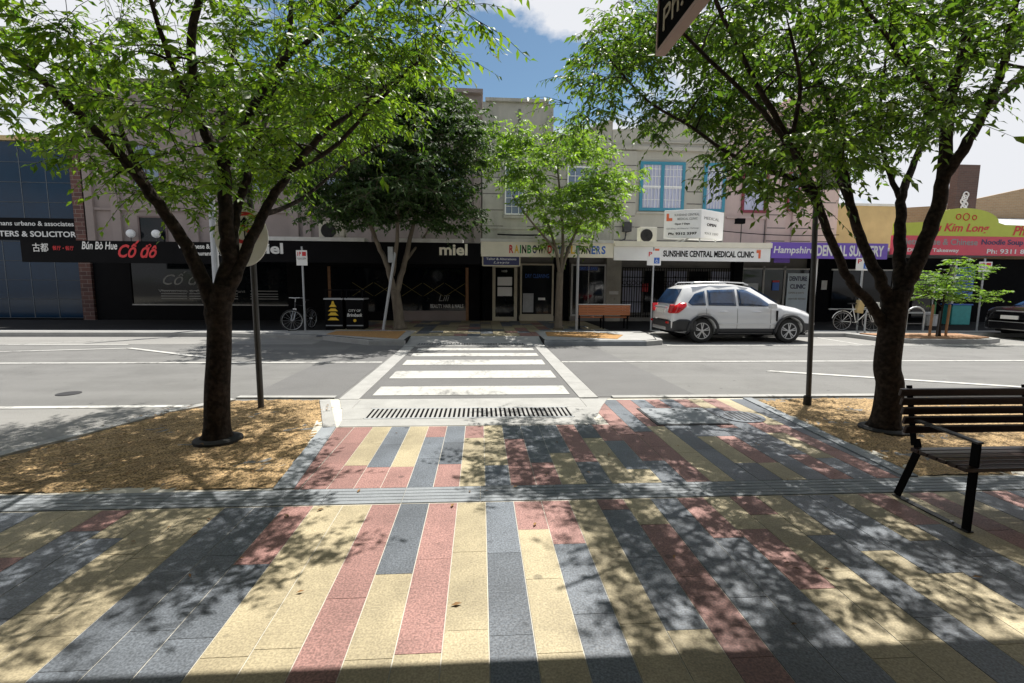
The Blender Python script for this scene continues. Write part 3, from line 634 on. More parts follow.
for c, k in zip(word, cols):
    ww = wd.get(c,1)*sc
    if c != ' ': text(c, (xx+.012,xx+ww-.022,2.74,3.02), M[k], t, O=O, off=.03, name='letter')
    xx += ww
sg = B(.10,1.34,AY-.02,AY+.02,2.33,2.61).build('under_sign', M['navy'], t); mb = MB(); mb.box(.06,.10,AY-.03,AY+.03,2.30,2.615); mb.box(1.34,1.38,AY-.03,AY+.03,2.30,2.615); mb.box(.10,1.34,AY-.03,AY+.03,2.29,2.328); mb.build('frame', M['beige'], sg)
text('Tailor & Alterations', (.2,1.24,2.50,2.58), M['ltext'], sg, O=(0,AY-.021,0), off=.01); text('Lavyis', (.45,1.0,2.36,2.46), M['ltext'], sg, O=(0,AY-.021,0), shear=.3)

# 5 medical clinic (banded render with blue windows)
t = thing('clinic_building', 'beige banded building with bright blue window frames behind the white car', 'building', (8,FY,FP))
mb = MB(); mb.prism([(5.452,3.0),(10.42,3.0),(10.42,8.1),(9.2,8.25),(8.6,8.75),(7.2,8.75),(6.5,8.15),(5.452,8.05)], FY-.02, FY+10); mb.build('wall', M['cream_render'], t)
mb = MB(); mb.box(5.6,6.5,FY-.1,FY-.021,3.05,7.2); mb.box(5.46,10.4,FY-.14,FY-.021,7.25,7.40); mb.box(6.55,10.35,FY-.07,FY-.021,7.56,7.62); mb.box(6.55,8.70,FY-.09,FY-.021,4.68,4.76); mb.build('moulding', M['cream_render'], t)
mb = MB()
for z in (3.55,4.1,4.55,5.1,5.6,6.1,6.6): mb.box(5.62,6.48,FY-.106,FY-.101,z,z+.035); mb.box(8.72,9.38,FY-.027,FY-.0211,z,z+.04)
for z in (3.55,4.1): mb.box(6.52,10.35,FY-.027,FY-.0211,z,z+.04)
pieces(mb, 'render_groove', M['joint'], t)
f = window(t, 6.66,8.58,4.80,6.80, M['teal_frame'], M['curtain'], 2, 1, y=FY-.05, fw=.12, mull=.14)
MB().box(6.78,8.46,FY-.075,FY-.061,4.92,6.68).build('pane', M['glass_up'], f) if False else None
g = MB()
for cx in (7.16,8.08):
    for k in range(-2,3): g.box(cx+k*.15-.010,cx+k*.15+.010,FY-.085,FY-.07,4.93,6.67)
    for z in (5.25,5.72,6.2,6.5): g.box(cx-.38,cx+.38,FY-.079,FY-.064,z,z+.022)
    g.box(cx-.39,cx+.39,FY-.09,FY-.06,5.76,5.83)
g.build('window_bars', M['white'], f)
f = window(t, 9.42,10.36,4.80,6.80, M['teal_frame'], M['curtain'], 1, 1, y=FY-.05, fw=.12)
g = MB()
for k in range(-2,3): g.box(9.89+k*.13-.010,9.89+k*.13+.010,FY-.085,FY-.07,4.93,6.67)
for z in (5.25,5.72,6.2,6.5): g.box(9.54,10.24,FY-.079,FY-.064,z,z+.022)
g.build('window_bars', M['white'], f)
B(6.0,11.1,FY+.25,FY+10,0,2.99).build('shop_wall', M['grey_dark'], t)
for k in range(5): B(6.15+k*.98,7.0+k*.98,FY+.16,FY+.2,.5,2.3).build('shop_window', M['glass_shop'] if k%2 else M['curtain'], t)
B(6.02,11.0,FY-.02,FY+.25,FP,.4).build('stall_riser', M['grey_dark'], t)
g = MB()
for k in range(46): xk = 6.06+k*.106; g.box(xk-.012,xk+.012,FY-.08,FY-.05,.3,2.42)
for z in (.35,.95,1.6,2.0,2.40): g.box(6.04,10.9,FY-.09,FY-.045,z,z+.03)
for k in range(24): g.ring((6.16+k*.2,FY-.066,1.78),(0,1,0),.085,.010,12,4)
g.build('security_grille', M['blackpaint'], t)
B(7.0,7.25,FY+.10,FY+.15,1.4,1.75).build('poster', M['red'], t)
B(10.95,11.35,FY-.1,FY+.25,FP,2.99).build('shopfront_pier', M['black'], t)
awning(t,4.66,10.34,3.02)
B(4.66,10.34,AY-.04,AY+.04,2.54,3.02).build('sign_board', M['sign_white'], t); mb = MB(); mb.box(4.66,10.36,AY-.10,AY+.15,3.022,3.20); mb.build('gutter', M['cream'], t)
text('SUNSHINE CENTRAL MEDICAL CLINIC', (6.42,9.72,2.68,2.90), M['blackpaint'], t, O=O, off=.03)
for x in (6.2,9.9): MB().box(x,x+.07,AY-.055,AY-.041,2.66,2.95).box(x-.08,x-.001,AY-.055,AY-.041,2.85,2.95).build('logo', M['orange'], t)
condenser(6.02,17.2,3.13,.62,.62,.34,'grey air conditioner unit beside the white roof billboard')
# box billboard on the awning
t = thing('roof_billboard', 'white two sided box billboard with small red logo on the clinic awning', 'billboard', (7.5,16.9,3.13))
mb = MB(); mb.prism([(6.62,17.35),(7.78,16.85),(9.0,17.65),(8.9,18.0)], 3.36, 4.36, plane='xy'); mb.build('box', M['sign_white'], t, bevel=.012)
Ub = Vector((1.16,-.5,0)).normalized()*.84; Ob = Vector((6.62,17.35,3.40))
def bb(s_, r_, m_, **k): text(s_, r_, M[m_], t, O=tuple(Ob+Vector((0,0,0))), U=tuple(Ub), V=(0,0,1), ext=.008, **k)
bb('SUNSHINE CENTRAL', (.42,1.42,.74,.82), 'gtext', off=.01); bb('MEDICAL CLINIC', (.55,1.35,.60,.68), 'gtext', off=.01); bb('Open 7 Days', (.45,1.05,.42,.50), 'blackpaint', off=.02)
bb('Bulk Billing - All Welcome - Pathology', (.12,1.42,.27,.33), 'gtext'); bb('Ph: 9312 3397', (.2,1.35,.08,.17), 'blackpaint', off=.03)
mb = MB(); 
def onb(u0,u1,v0,v1,d=.006):
    a = Ob+Ub*u0; b_ = Ob+Ub*u1; n_ = Ub.cross(Vector((0,0,1))).normalized()
    mb.add([a+n_*d+Vector((0,0,v0)), b_+n_*d+Vector((0,0,v0)), b_+n_*d+Vector((0,0,v1)), a+n_*d+Vector((0,0,v1)), a+Vector((0,0,v0)), b_+Vector((0,0,v0)), b_+Vector((0,0,v1)), a+Vector((0,0,v1))], [(0,1,2,3),(0,4,5,1),(1,5,6,2),(2,6,7,3),(3,7,4,0)])
onb(.10,.20,.58,.84); onb(.201,.34,.58,.68); mb.build('logo', M['orange'], t)
U2 = Vector((1.22,.8,0)).normalized()*1.2; text('MEDICAL', (.15,.95,.62,.72), M['gtext'], t, O=(7.78,16.85,3.40), U=tuple(U2), ext=.008); text('OPEN', (.3,.8,.40,.50), M['blackpaint'], t, O=(7.78,16.85,3.40), U=tuple(U2), ext=.008, off=.02); text('9312 3397', (.2,.95,.10,.18), M['gtext'], t, O=(7.78,16.85,3.40), U=tuple(U2), ext=.008)
mb = MB()
for a_,b_ in (((6.8,17.4,3.14),(7.4,17.4,3.37)),((7.5,17.2,3.37),(7.0,17.0,3.14)),((7.8,16.95,3.14),(7.8,16.95,3.37)),((8.7,17.6,3.14),(8.7,17.6,3.37))): mb.bar(a_,b_,.04,.04)
mb.build('strut', M['dirtywhite'], t)

# 6 pink building
t = thing('denture_building', 'pink rendered building with dark red window frame over the purple sign', 'building', (13,FY,FP))
B(10.422,15.5,FY,FY+10,3.0,8.9).build('wall', M['pink_render'], t)
mb = MB(); mb.box(10.42,15.5,FY-.14,FY-.001,8.2,8.4); mb.box(10.42,15.55,FY-.2,FY+10,8.902,9.05); mb.box(13.3,15.5,FY-.08,FY+2,9.052,9.75)
for x in (12.7,13.85,14.9): mb.box(x-.42,x+.42,FY-.09,FY-.001,3.02,8.198)
mb.box(10.5,12.26,FY-.06,FY-.001,4.55,4.66); mb.build('moulding', M['pink_render'], t)
mb = MB()
for z in (3.6,4.15,4.7,5.25,5.8,6.35,6.9,7.45): 
    for x in (12.7,13.85,14.9): mb.box(x-.415,x+.415,FY-.096,FY-.091,z,z+.04)
for x in (11.2,12.24): mb.box(x-.02,x+.02,FY-.01,FY-.001,3.05,4.5)
pieces(mb, 'render_groove', M['joint'], t)
f = window(t, 11.12,12.22,4.80,6.7, M['red_frame'], M['curtain'], 1, 2, y=FY-.02, fw=.11); window(t, 13.1,13.6,4.9,6.5, M['red_frame'], M['glass_up'], 1, 2, y=FY-.12, fw=.06)
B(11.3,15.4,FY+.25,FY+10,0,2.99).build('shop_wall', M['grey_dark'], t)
for a,b in ((11.4,12.3),(12.38,13.25),(13.33,14.4)):
    B(a,b,FY+.0,FY+.05,.45,2.4).build('shop_window', M['glass_shop'], t)
B(11.36,14.5,FY-.04,FY+.24,FP,.447).build('stall_riser', M['grey_frame'], t)
mb = MB()
for x in (11.36,12.34,13.29): mb.box(x-.035,x+.035,FY-.04,FY+.04,.45,2.55)
mb.box(11.4,14.4,FY-.04,FY+.04,2.402,2.47); mb.build('shopfront_frame', M['grey_frame'], t)
B(11.42,12.1,FY-.05,FY-.01,1.3,1.8).build('poster', M['galv'], t); B(12.75,13.05,FY-.05,FY-.01,1.5,1.85).build('poster', M['blue'], t); B(12.75,13.05,FY-.05,FY-.01,1.852,1.93).build('poster', M['red'], t)
pz = B(13.42,14.38,FY-.05,FY-.01,.5,2.25).build('poster', M['poster'], t)
text('DENTURE', (13.5,14.3,1.92,2.12), M['navy'], pz, O=(0,FY-.051,0), off=.03); text('CLINIC', (13.55,14.25,1.58,1.78), M['navy'], pz, O=(0,FY-.051,0), off=.03); text('OPEN 6 DAYS', (13.5,14.2,1.36,1.44), M['gtext'], pz, O=(0,FY-.051,0)); text('DENTURE REPAIRS', (13.5,14.3,1.1,1.18), M['gtext'], pz, O=(0,FY-.051,0))
B(12.27,12.39,AY+.3,AY+.4,FP,2.95).build('awning_post', M['white'], t)
B(14.45,15.4,FY-.02,FY+.25,FP,2.99).build('shopfront_pier', M['black'], t); B(15.0,15.25,FY-.04,FY-.021,1.55,1.95).build('notice', M['dirtywhite'], t)
awning(t,10.36,14.8,3.02)
B(10.37,14.75,AY-.04,AY+.04,2.68,3.24).build('sign_board', M['purple'], t)
text('Hampshire', (10.45,11.95,2.78,3.10), M['ltext'], t, O=O, off=.02, shear=.1); text('DENTAL SURGERY', (12.05,14.6,2.77,3.16), M['ltext'], t, O=O, off=.03)
B(10.9,11.5,AY+.6,AY+.64,2.55,2.72).build('under_sign', M['purple'], t)

# 7 yellow wall low shop
t = thing('yellow_building', 'low shop with plain yellow parapet seen behind the right trunk', 'building', (17,FY,FP))
B(15.502,18.6,FY+.1,FY+10,3.0,5.2).build('wall', M['yellow_wall'], t); B(15.502,18.6,FY+.05,FY+10,5.202,5.3).build('coping', M['dirtywhite'], t)
B(15.42,18.6,FY+.25,FY+10,0,2.99).build('shop_wall', M['black'], t); B(17.2,18.9,FY+6,FY+7.4,5.3,7.0).build('chimney', M['red_brick'], t)
B(15.6,18.4,FY+.1,FY+.15,.7,2.4).build('shop_window', M['glass_dark'], t)
mb = MB(); mb.box(15.5,18.5,FY+.04,FY+.1,.66,.72); mb.box(15.5,18.5,FY+.04,FY+.1,2.402,2.46); mb.box(16.9,16.96,FY+.04,FY+.1,.722,2.4); mb.box(18.4,18.47,FY+.04,FY+.1,.722,2.4); mb.build('shopfront_frame', M['white'], t)
# 8 noodle restaurant
t = thing('noodle_restaurant', 'tan brick restaurant with lime arched board over crimson sign at right', 'building', (22,FY,FP))
mb = MB(); mb.prism([(18.602,3.0),(34,3.0),(34,8.2),(22.0,5.55),(18.602,5.3)], FY+1.5, FY+1.75); mb.build('wall', M['tan_brick'], t)
B(18.6,34,FY+.25,FY+1.5,0,2.99).build('shop_wall', M['black'], t)
B(20.75,21.75,FY-.1,FY+.24,3.0,7.0).build('brick_pier', M['brown_brick'], t)
mb = MB()
for k in range(7):
    an = k*.9; mb.ring((21.2+.22*math.cos(an)*(k%3)/2,FY-.13,4.9+.22*k*.62),(0,1,0),.12,.03,14,5)
mb.build('ornament', M['ltext'], t)
mb = MB(); mb.prism([(FY-2.0,4.0),(FY+1.4,4.9),(FY+1.4,4.98),(FY-2.0,4.08)], 21.7, 30, plane='yz'); 
for k in range(16): mb.box(21.75+k*.5,21.80+k*.5,FY-2.05,FY-1.95,4.0,4.16)
mb.build('metal_roof', M['galv'], t)
pts = [(14.93,3.55),(20.9,3.55),(20.9,3.95),(19.2,3.98)]+[(17.6+1.35*math.cos(a), 4.05+.50*math.sin(a)) for a in [math.pi*i/14 for i in range(15)]]+[(15.5,4.0),(14.93,3.98)]
mb = MB(); mb.prism(pts, AY-.03, AY+.05); mb.build('sign_board', M['lime'], t)
B(14.90,21.5,AY-.04,AY+.05,2.86,3.546).build('sign_board', M['crimson'], t)
text('Lau Kim Long', (16.1,18.6,3.62,4.00), M['red'], t, O=(0,AY-.032,0), shear=.25, off=.02); text('Pho', (19.55,20.3,3.60,3.95), M['red'], t, O=(0,AY-.032,0), shear=.25, off=.02)
mb = MB(); mb.ring((17.35,AY-.034,4.24),(0,1,0),.09,.018,16,4); mb.ring((17.65,AY-.034,4.24),(0,1,0),.12,.018,16,4); mb.ring((17.97,AY-.034,4.22),(0,1,0),.08,.018,16,4); mb.build('ornament', M['red'], t)
text('Vietnamese & Chinese', (15.2,18.2,3.22,3.45), M['gtext'], t, O=O, off=.02); text('Noodle Soup & Rice', (18.35,20.9,3.20,3.45), M['navy'], t, O=O, off=.02)
text('Dine In - Takeaway', (15.5,17.5,2.93,3.10), M['ltext'], t, O=O, off=.02); text('Ph: 9311 8385', (18.6,20.6,2.93,3.10), M['ltext'], t, O=O, off=.02)
awning(t,14.9,21.4,3.1)
B(18.62,18.9,FY-.02,FY+.25,FP,2.99).build('shopfront_pier', M['black'], t)
B(16.0,16.12,AY+.7,AY+.82,FP,2.95).build('awning_post', M['white'], t)
mb = MB(); mb.box(18.9,20.5,FY+.1,FY+.16,.50,.58); mb.box(20.42,20.5,FY+.1,FY+.16,.583,2.0); mb.build('shopfront_frame', M['white'], t)
B(19.5,20.4,FY+.15,FY+.2,.3,2.4).build('door', M['glass_shop'], t); B(21.2,21.3,FY-.02,FY+.25,FP,2.9).build('awning_post', M['white'], t)
B(20.55,20.62,FY+.1,FY+.2,.3,2.4).build('door_trim', M['green'], t); B(21.35,22.3,FY+.1,FY+.2,1.2,2.6).build('poster', M['blue'], t); text('NOODLE', (21.45,22.2,1.9,2.2), M['ltext'], t, O=(0,FY+.098,0))
t = thing('filler', '', '') if False else None
# cables strung along the facades
def cable(label, pts, r_=.018):
    return tag(MB().tube(pts, r_, 6).build('cable', M['black']), label, 'cable', 'cables strung along the shop walls')
def sag(a, b, s_, n=10): return [(a[0]+(b[0]-a[0])*i/n, a[1]+(b[1]-a[1])*i/n, a[2]+(b[2]-a[2])*i/n-s_*4*(i/n)*(1-i/n)) for i in range(n+1)]
cable('black cable sagging across the pink wall above the purple sign', sag((9.6,FY-.3,4.05),(15.4,FY-.3,3.9),.12)); cable('short black cable low on the grey wall above the cream sign', sag((.7,FY-.2,3.72),(2.6,FY-.2,3.72),.02), .03)
t = thing('flood_light', 'small black flood light bracket on the pink wall near the billboard', 'light', (10.9,FY-.1,4.3)); MB().bar((10.9,FY,4.35),(10.9,FY-.35,4.42),.04,.04).build('arm', M['black'], t); MB().box(10.72,11.1,FY-.5,FY-.3,4.28,4.5).build('head', M['black'], t, bevel=.02)
t = thing('satellite_box', 'dark meter box and pipes on the beige wall left of the billboard', 'meter box', (6.1,FY-.2,4.0)); MB().box(5.95,6.3,FY-.35,FY-.11,3.9,4.3).build('box', M['steel_dark'], t, bevel=.02); MB().tube([(6.1,FY-.2,3.9),(6.05,FY-.25,3.6),(5.7,FY-.3,3.45),(5.5,FY-.3,3.1)],.03,6).build('pipe', M['steel_dark'], t)

# ================================================================ NEAR BUILDING (behind the viewer)
t = thing('shop_building', 'brick shop whose awning shades the nearest paving', 'building', (0,-2.2,0))
B(-24,24,-12,-2.2,3.9,9.0).build('wall', M['red_brick'], t); B(-24,24,-12,-2.3,0,3.898).build('shop_wall', M['grey_dark'], t)
for k in range(10): B(-22+k*4.6,-18.4+k*4.6,-2.29,-2.24,.5,2.9).build('shop_window', M['glass_dark'], t)
for k in range(8): window(t,-20+k*5.2,-18.2+k*5.2,5.2,7.3,M['white'],M['glass_up'],2,2,y=-2.16)
B(-26,26,-2.2,3.15,3.60,3.72).build('awning', M['dirtywhite'], t); B(-26,26,3.153,3.20,3.60,4.05).build('fascia', M['cream'], t)
t = thing('hanging_sign', 'black sign with pale edge and phone number hanging overhead', 'sign', (.82,1.6,2.7))
MB().box(.800,.836,.55,2.26,2.72,3.35).build('panel', M['black'], t)
mb = MB(); mb.box(.796,.840,.53,2.28,2.700,2.718); mb.box(.796,.840,2.262,2.28,2.72,3.35); mb.build('frame', M['pink_render'], t)
text('Ph: 9312 6755', (.06,1.15,2.765,2.86), M['beige'], t, O=(.799,2.26,0), U=(0,-1,0), ext=.003); text('HAIR DRESSING', (.06,1.4,2.93,3.12), M['beige'], t, O=(.799,2.26,0), U=(0,-1,0), ext=.003)
for y in (.9,1.9): MB().box(.815,.835,y-.01,y+.01,3.35,3.6).build('hanger', M['steel'], t)

# ================================================================ TREES
def px(x, y, Y):
    """world point seen at picture position (x, y) at street depth Y"""
    d = Fv+Rv*((x-512)/480)-Uv*((y-341.5)/480); k = Y/d.y; return Vector((d.x*k, Y, 1.66+d.z*k))
def catmull(pts, seg=5):
    out = []; P_ = [pts[0]]+list(pts)+[pts[-1]]
    for i in range(1, len(P_)-2):
        for j in range(seg):
            t = j/seg; a, b, c, d = P_[i-1], P_[i], P_[i+1], P_[i+2]
            out.append(.5*((2*b)+(c-a)*t+(2*a-5*b+4*c-d)*t*t+(3*b-a-3*c+d)*t**3))
    out.append(pts[-1]); return out
def leaves_mesh(name, pos, direc, length, width, m, parent, seed):
    """many small folded leaves: base, two sides, tip"""
    r = np.random.default_rng(seed); n = len(pos); d = direc/np.linalg.norm(direc, axis=1, keepdims=True)
    rnd = r.normal(size=(n,3)); s = np.cross(d, rnd); s /= np.linalg.norm(s, axis=1, keepdims=True)
    up = np.array([0,0,1.0]); flat = np.cross(d, up); fl = np.linalg.norm(flat, axis=1, keepdims=True); flat = np.where(fl > .2, flat/np.maximum(fl,1e-6), s)
    s = flat*.75+s*.6; s /= np.linalg.norm(s, axis=1, keepdims=True)
    nn = np.cross(s, d); L = length*r.uniform(.5,1.3,(n,1)); W = width*L/length*r.uniform(.8,1.15,(n,1))
    b = pos; mid = pos+d*L*.45-nn*0; tip = pos+d*L-nn*L*r.uniform(0,.25,(n,1))
    l1 = mid+s*W*.5+nn*W*.18; r1 = mid-s*W*.5+nn*W*.18
    V = np.stack([b,l1,tip,r1,mid], 1).reshape(-1,3)
    me = bpy.data.meshes.new(name); me.vertices.add(len(V)); inv = np.array(mw(parent).inverted()); V = V@inv[:3,:3].T+inv[:3,3]
    me.vertices.foreach_set('co', V.astype(np.float32).ravel())
    base = (np.arange(n)*5)[:,None]; F = np.concatenate([base+np.array([0,1,4]), base+np.array([1,2,4]), base+np.array([0,4,3]), base+np.array([4,2,3])], 1).reshape(-1)
    me.loops.add(len(F)); me.loops.foreach_set('vertex_index', F.astype(np.int32)); me.polygons.add(n*4)
    me.polygons.foreach_set('loop_start', (np.arange(n*4)*3).astype(np.int32)); me.polygons.foreach_set('loop_total', np.full(n*4,3,np.int32)); me.update(calc_edges=True)
    me.materials.append(m); o = bpy.data.objects.new(name, me); COL.objects.link(o); o.parent = parent; return o
def tree(name, label, base, limbs, blobs, ncl, keep, m_leaf, m_bark, leaf=(.085,.036), twigs=4, per=9, tl=.42, seed=1, droop=.6, shell=.35, thick=1.0, group=None, flat=False, clump=8, cs=.30):
    t = thing(name, label, 'tree', base, group=group); r = random.Random(seed); nr = np.random.default_rng(seed)
    tr = MB(); li = MB(); nodes = []; nrad = []
    for i, (pts, r0, r1) in enumerate(limbs):
        c = catmull([Vector(p) for p in pts], 6); k = len(c); rad = [r0+(r1-r0)*(j/(k-1))**.8 for j in range(k)]
        c = [p+Vector((r.gauss(0,1),r.gauss(0,1),0))*min(.010, rad[j]*.12)*(i > 0) if 0 < j < k-1 else p for j, p in enumerate(c)]
        if i == 0: rad[0] *= 1.38; rad[1] *= 1.12; rad[2] *= 1.03
        (tr if i == 0 else li).tube(c, rad, 14 if r0 > .06 else 9)
        if i: 
            for p, q in zip(c[3:], rad[3:]): nodes.append(p); nrad.append(q)
        else:
            nodes.append(c[-1]); nrad.append(rad[-1])
    # clump centres in the crown
    cl = []; guard = 0; hubs = []
    while len(cl) < ncl and guard < ncl*60:
        guard += 1; bc, br = r.choices([(b[0],b[1]) for b in blobs], [b[2] for b in blobs])[0]
        v = Vector((r.gauss(0,1),r.gauss(0,1),r.gauss(0,1))).normalized()*(r.random()**shell)
        p = Vector((bc[0]+v.x*br[0], bc[1]+v.y*br[1], bc[2]+v.z*br[2]))
        if clump:                                    # sprays gather in loose flattened masses with gaps between
            if len(hubs) < ncl/clump:
                if keep is None or keep(p): hubs.append(p)
                else: continue
            h_ = r.choice(hubs[-6:]) if len(hubs) < ncl/clump else r.choice(hubs)
            p = h_+Vector((r.gauss(0,cs),r.gauss(0,cs),r.gauss(0,cs*.45)))
        if keep is None or keep(p): cl.append(p)
    NP = np.array([tuple(p) for p in nodes]); 
    order = sorted(cl, key=lambda p: np.min(((NP-np.array(p))**2).sum(1)))
    tw = MB(); lp = []; ld = []; NR = list(nrad); NL = list(nodes); arr = np.zeros((len(nodes)+ncl*4+10,3)); arr[:len(nodes)] = NP; cnt = len(nodes)
    for p in order:
        d2 = ((arr[:cnt]-np.array(p))**2).sum(1); hi = np.maximum(arr[:cnt,2]-p.z, 0); j = int(np.argmin(d2+hi*hi*1.2)); q = Vector(arr[j]); rad = min(NR[j]*.7, .016)
        dist = (p-q).length; outw = (p-q)
        mid = q+outw*.5+Vector((r.gauss(0,.07),r.gauss(0,.07),.10))*dist
        pts = catmull([q, mid, p], 3); rr_ = [max(.0025,rad*(1-.75*i/(len(pts)-1))) for i in range(len(pts))]
        (li if rad > .012 else tw).tube(pts, [x*thick for x in rr_], 5, caps=False)
        for s_ in (2,4,6):
            if s_ < len(pts): arr[cnt] = pts[s_]; NR.append(rr_[s_]); NL.append(pts[s_]); cnt += 1
        od = outw.normalized()
        for _ in range(twigs):
            dv_ = Vector((od.x*.7+r.gauss(0,.65), od.y*.7+r.gauss(0,.65), r.gauss(.05,.3) if not flat else r.gauss(0,.08))).normalized(); L_ = tl*r.uniform(.45,1.35); e = p+dv_*L_+Vector((0,0,-L_*.35*droop)); m_ = p+dv_*L_*.5+Vector((0,0,-L_*.06*droop))
            tw.tube([p, m_, e], [.0035*thick,.0028*thick,.0012*thick], 3, caps=False)
            sd = dv_.cross(Vector((0,0,1))).normalized()
            for k in range(per):
                f = (k+.8)/per; q_ = p.lerp(m_, f*2) if f < .5 else m_.lerp(e, f*2-1); sg_ = 1 if k % 2 else -1
                dd_ = dv_*.55+sd*sg_*.8+Vector((r.gauss(0,.25),r.gauss(0,.25),-droop*r.uniform(.3,1.3)))
                lp.append(tuple(q_)); ld.append(tuple(dd_))
    tr.build('trunk', m_bark, t, smooth=True)
    li.build('limbs', m_bark, t, smooth=True); tw.build('twigs', m_bark, t)
    leaves_mesh('crown', np.array(lp), np.array(ld), leaf[0], leaf[1], m_leaf, t, seed)
    return t
# left street tree
b0 = Vector((-2.77,5.10,.02)); Yt = 5.10
L = [
 ([b0, b0+Vector((.03,0,.5)), px(219,355,Yt), px(220,305,Yt), px(222,285,Yt)], .127, .104),
 ([px(219,330,Yt), px(207,290,Yt-.02), px(186,246,Yt-.1), px(158,203,Yt-.25), px(122,158,Yt-.4), px(80,115,Yt-.6), px(20,62,Yt-.8), px(-60,10,Yt-.9)], .085, .018),
 ([px(160,205,Yt-.25), px(140,170,Yt), px(118,122,Yt+.2), px(112,95,Yt+.3), px(90,40,Yt+.6)], .035, .012),
 ([px(218,300,Yt), px(228,262,Yt+.05), px(226,215,Yt), px(222,165,Yt+.05), px(204,128,Yt), px(194,85,Yt-.1), px(192,30,Yt-.2), px(206,-30,Yt-.2), px(215,-110,Yt)], .088, .022),
 ([px(225,165,Yt+.05), px(243,128,Yt+.1), px(268,80,Yt+.2), px(288,52,Yt+.3), px(291,5,Yt+.3), px(300,-60,Yt+.5)], .052, .016),
 ([px(280,62,Yt+.25), px(318,34,Yt+.2), px(355,5,Yt+.1), px(400,-40,Yt)], .032, .010),
 ([px(232,260,Yt+.03), px(236,215,Yt+.2), px(246,180,Yt+.3), px(262,130,Yt+.5), px(273,97,Yt+.7), px(280,50,Yt+1.0)], .06, .018),
 ([px(226,300,Yt), px(246,250,Yt+.1), px(268,205,Yt+.25), px(292,170,Yt+.3), px(322,135,Yt+.3), px(352,112,Yt+.4), px(405,72,Yt+.5), px(450,40,Yt+.5)], .068, .012),
 ([px(292,170,Yt+.3), px(330,150,Yt-.2), px(370,110,Yt-.6), px(420,60,Yt-.9)], .03, .010),
 ([px(262,215,Yt+.2), px(300,200,Yt+1.0), px(345,165,Yt+1.7), px(390,140,Yt+2.0)], .032, .01),
 ([px(222,150,Yt), px(225,100,Yt+1.0), px(235,40,Yt+1.8), px(240,-10,Yt+2.2)], .04, .012),
 ([px(204,128,Yt), px(170,60,Yt-.9), px(140,-40,Yt-1.5)], .035, .010),
]
def shadow(p): return p.x-.27*p.z, p.y-.35*p.z          # where the sun throws a clump
def keepL(p):
    sx, sy = shadow(p); q = p.x/max(p.y,.5)
    if sx > (-.85 if sy < 4.2 else -.72): return False
    if q > -.40: lim = .13+(q+.40)*.78
    else: lim = .115+(-.62-q)*.45
    return p.z > 1.72+lim*p.y+.12
blobsL = [((-2.6,5.3,4.6),(3.1,2.9,2.4),6), ((-1.0,5.5,4.1),(1.7,2.0,1.5),2.2), ((-3.6,5.0,3.2),(1.7,1.8,1.0),1.6), ((-1.9,5.9,3.2),(1.5,1.5,1.0),1.6)]
tree('street_tree', 'left near tree with forked dark trunk in the gravel bed', b0, L, blobsL, 860, keepL, M['leafA'], M['bark'], seed=3, leaf=(.090,.034), per=12, group='near street trees')
t = tag(MB().lathe([(.235,-.02),(.232,.020),(.20,.034),(.12,.040)], (-2.76,5.10,.01), 30).build('tree_ring', M['rubber']), 'black rubber ring round the foot of the left near tree', 'tree ring', 'rubber rings at the near trees')
# right street tree
b1 = Vector((4.72,5.17,.02)); Yt = 5.17
L = [
 ([b1, b1+Vector((.02,0,.5)), px(887,365,Yt), px(893,318,Yt), px(897,290,Yt)], .146, .122),
 ([px(889,335,Yt), px(872,306,Yt), px(853,285,Yt-.05), px(840,262,Yt-.1), px(822,215,Yt-.2), px(808,178,Yt-.3), px(790,142,Yt-.4), px(766,100,Yt-.5), px(745,62,Yt-.6), px(720,10,Yt-.7), px(690,-60,Yt-.8)], .062, .014),
 ([px(893,310,Yt), px(880,280,Yt), px(862,243,Yt+.05), px(851,205,Yt+.1), px(843,165,Yt+.15), px(833,114,Yt+.2), px(812,60,Yt+.3), px(798,2,Yt+.3), px(790,-60,Yt+.4)], .070, .016),
 ([px(899,292,Yt), px(900,240,Yt+.15), px(902,196,Yt+.3), px(912,168,Yt+.5), px(930,120,Yt+.9), px(935,60,Yt+1.2)], .075, .018),
 ([px(901,200,Yt+.3), px(885,160,Yt+.6), px(880,110,Yt+.8), px(888,40,Yt+1.2)], .035, .012),
 ([px(899,300,Yt), px(917,262,Yt-.05), px(935,215,Yt-.1), px(945,170,Yt-.15), px(948,110,Yt-.2), px(962,55,Yt-.3), px(972,0,Yt-.3), px(985,-80,Yt-.3)], .095, .03),
 ([px(943,178,Yt-.15), px(966,145,Yt-.3), px(985,110,Yt-.4), px(1005,60,Yt-.5), px(1016,0,Yt-.6), px(1040,-70,Yt-.6)], .062, .02),
 ([px(822,215,Yt-.2), px(800,182,Yt-.1), px(762,169,Yt), px(722,149,Yt+.1), px(690,126,Yt+.2), px(648,101,Yt+.3), px(610,60,Yt+.4)], .034, .010),
 ([px(851,205,Yt+.1), px(825,150,Yt+.8), px(790,95,Yt+1.4), px(750,60,Yt+1.8), px(700,30,Yt+2.0)], .04, .010),
 ([px(808,178,Yt-.3), px(770,120,Yt-.9), px(720,70,Yt-1.3), px(670,20,Yt-1.5)], .03, .010),
 ([px(790,142,Yt-.4), px(800,90,Yt-.9), px(790,30,Yt-1.3)], .025, .010),
 ([px(948,110,Yt-.2), px(905,60,Yt-.7), px(860,0,Yt-1.1)], .035, .012),
 ([px(985,110,Yt-.4), px(1040,60,Yt+.1), px(1090,10,Yt+.5)], .04, .012),
]
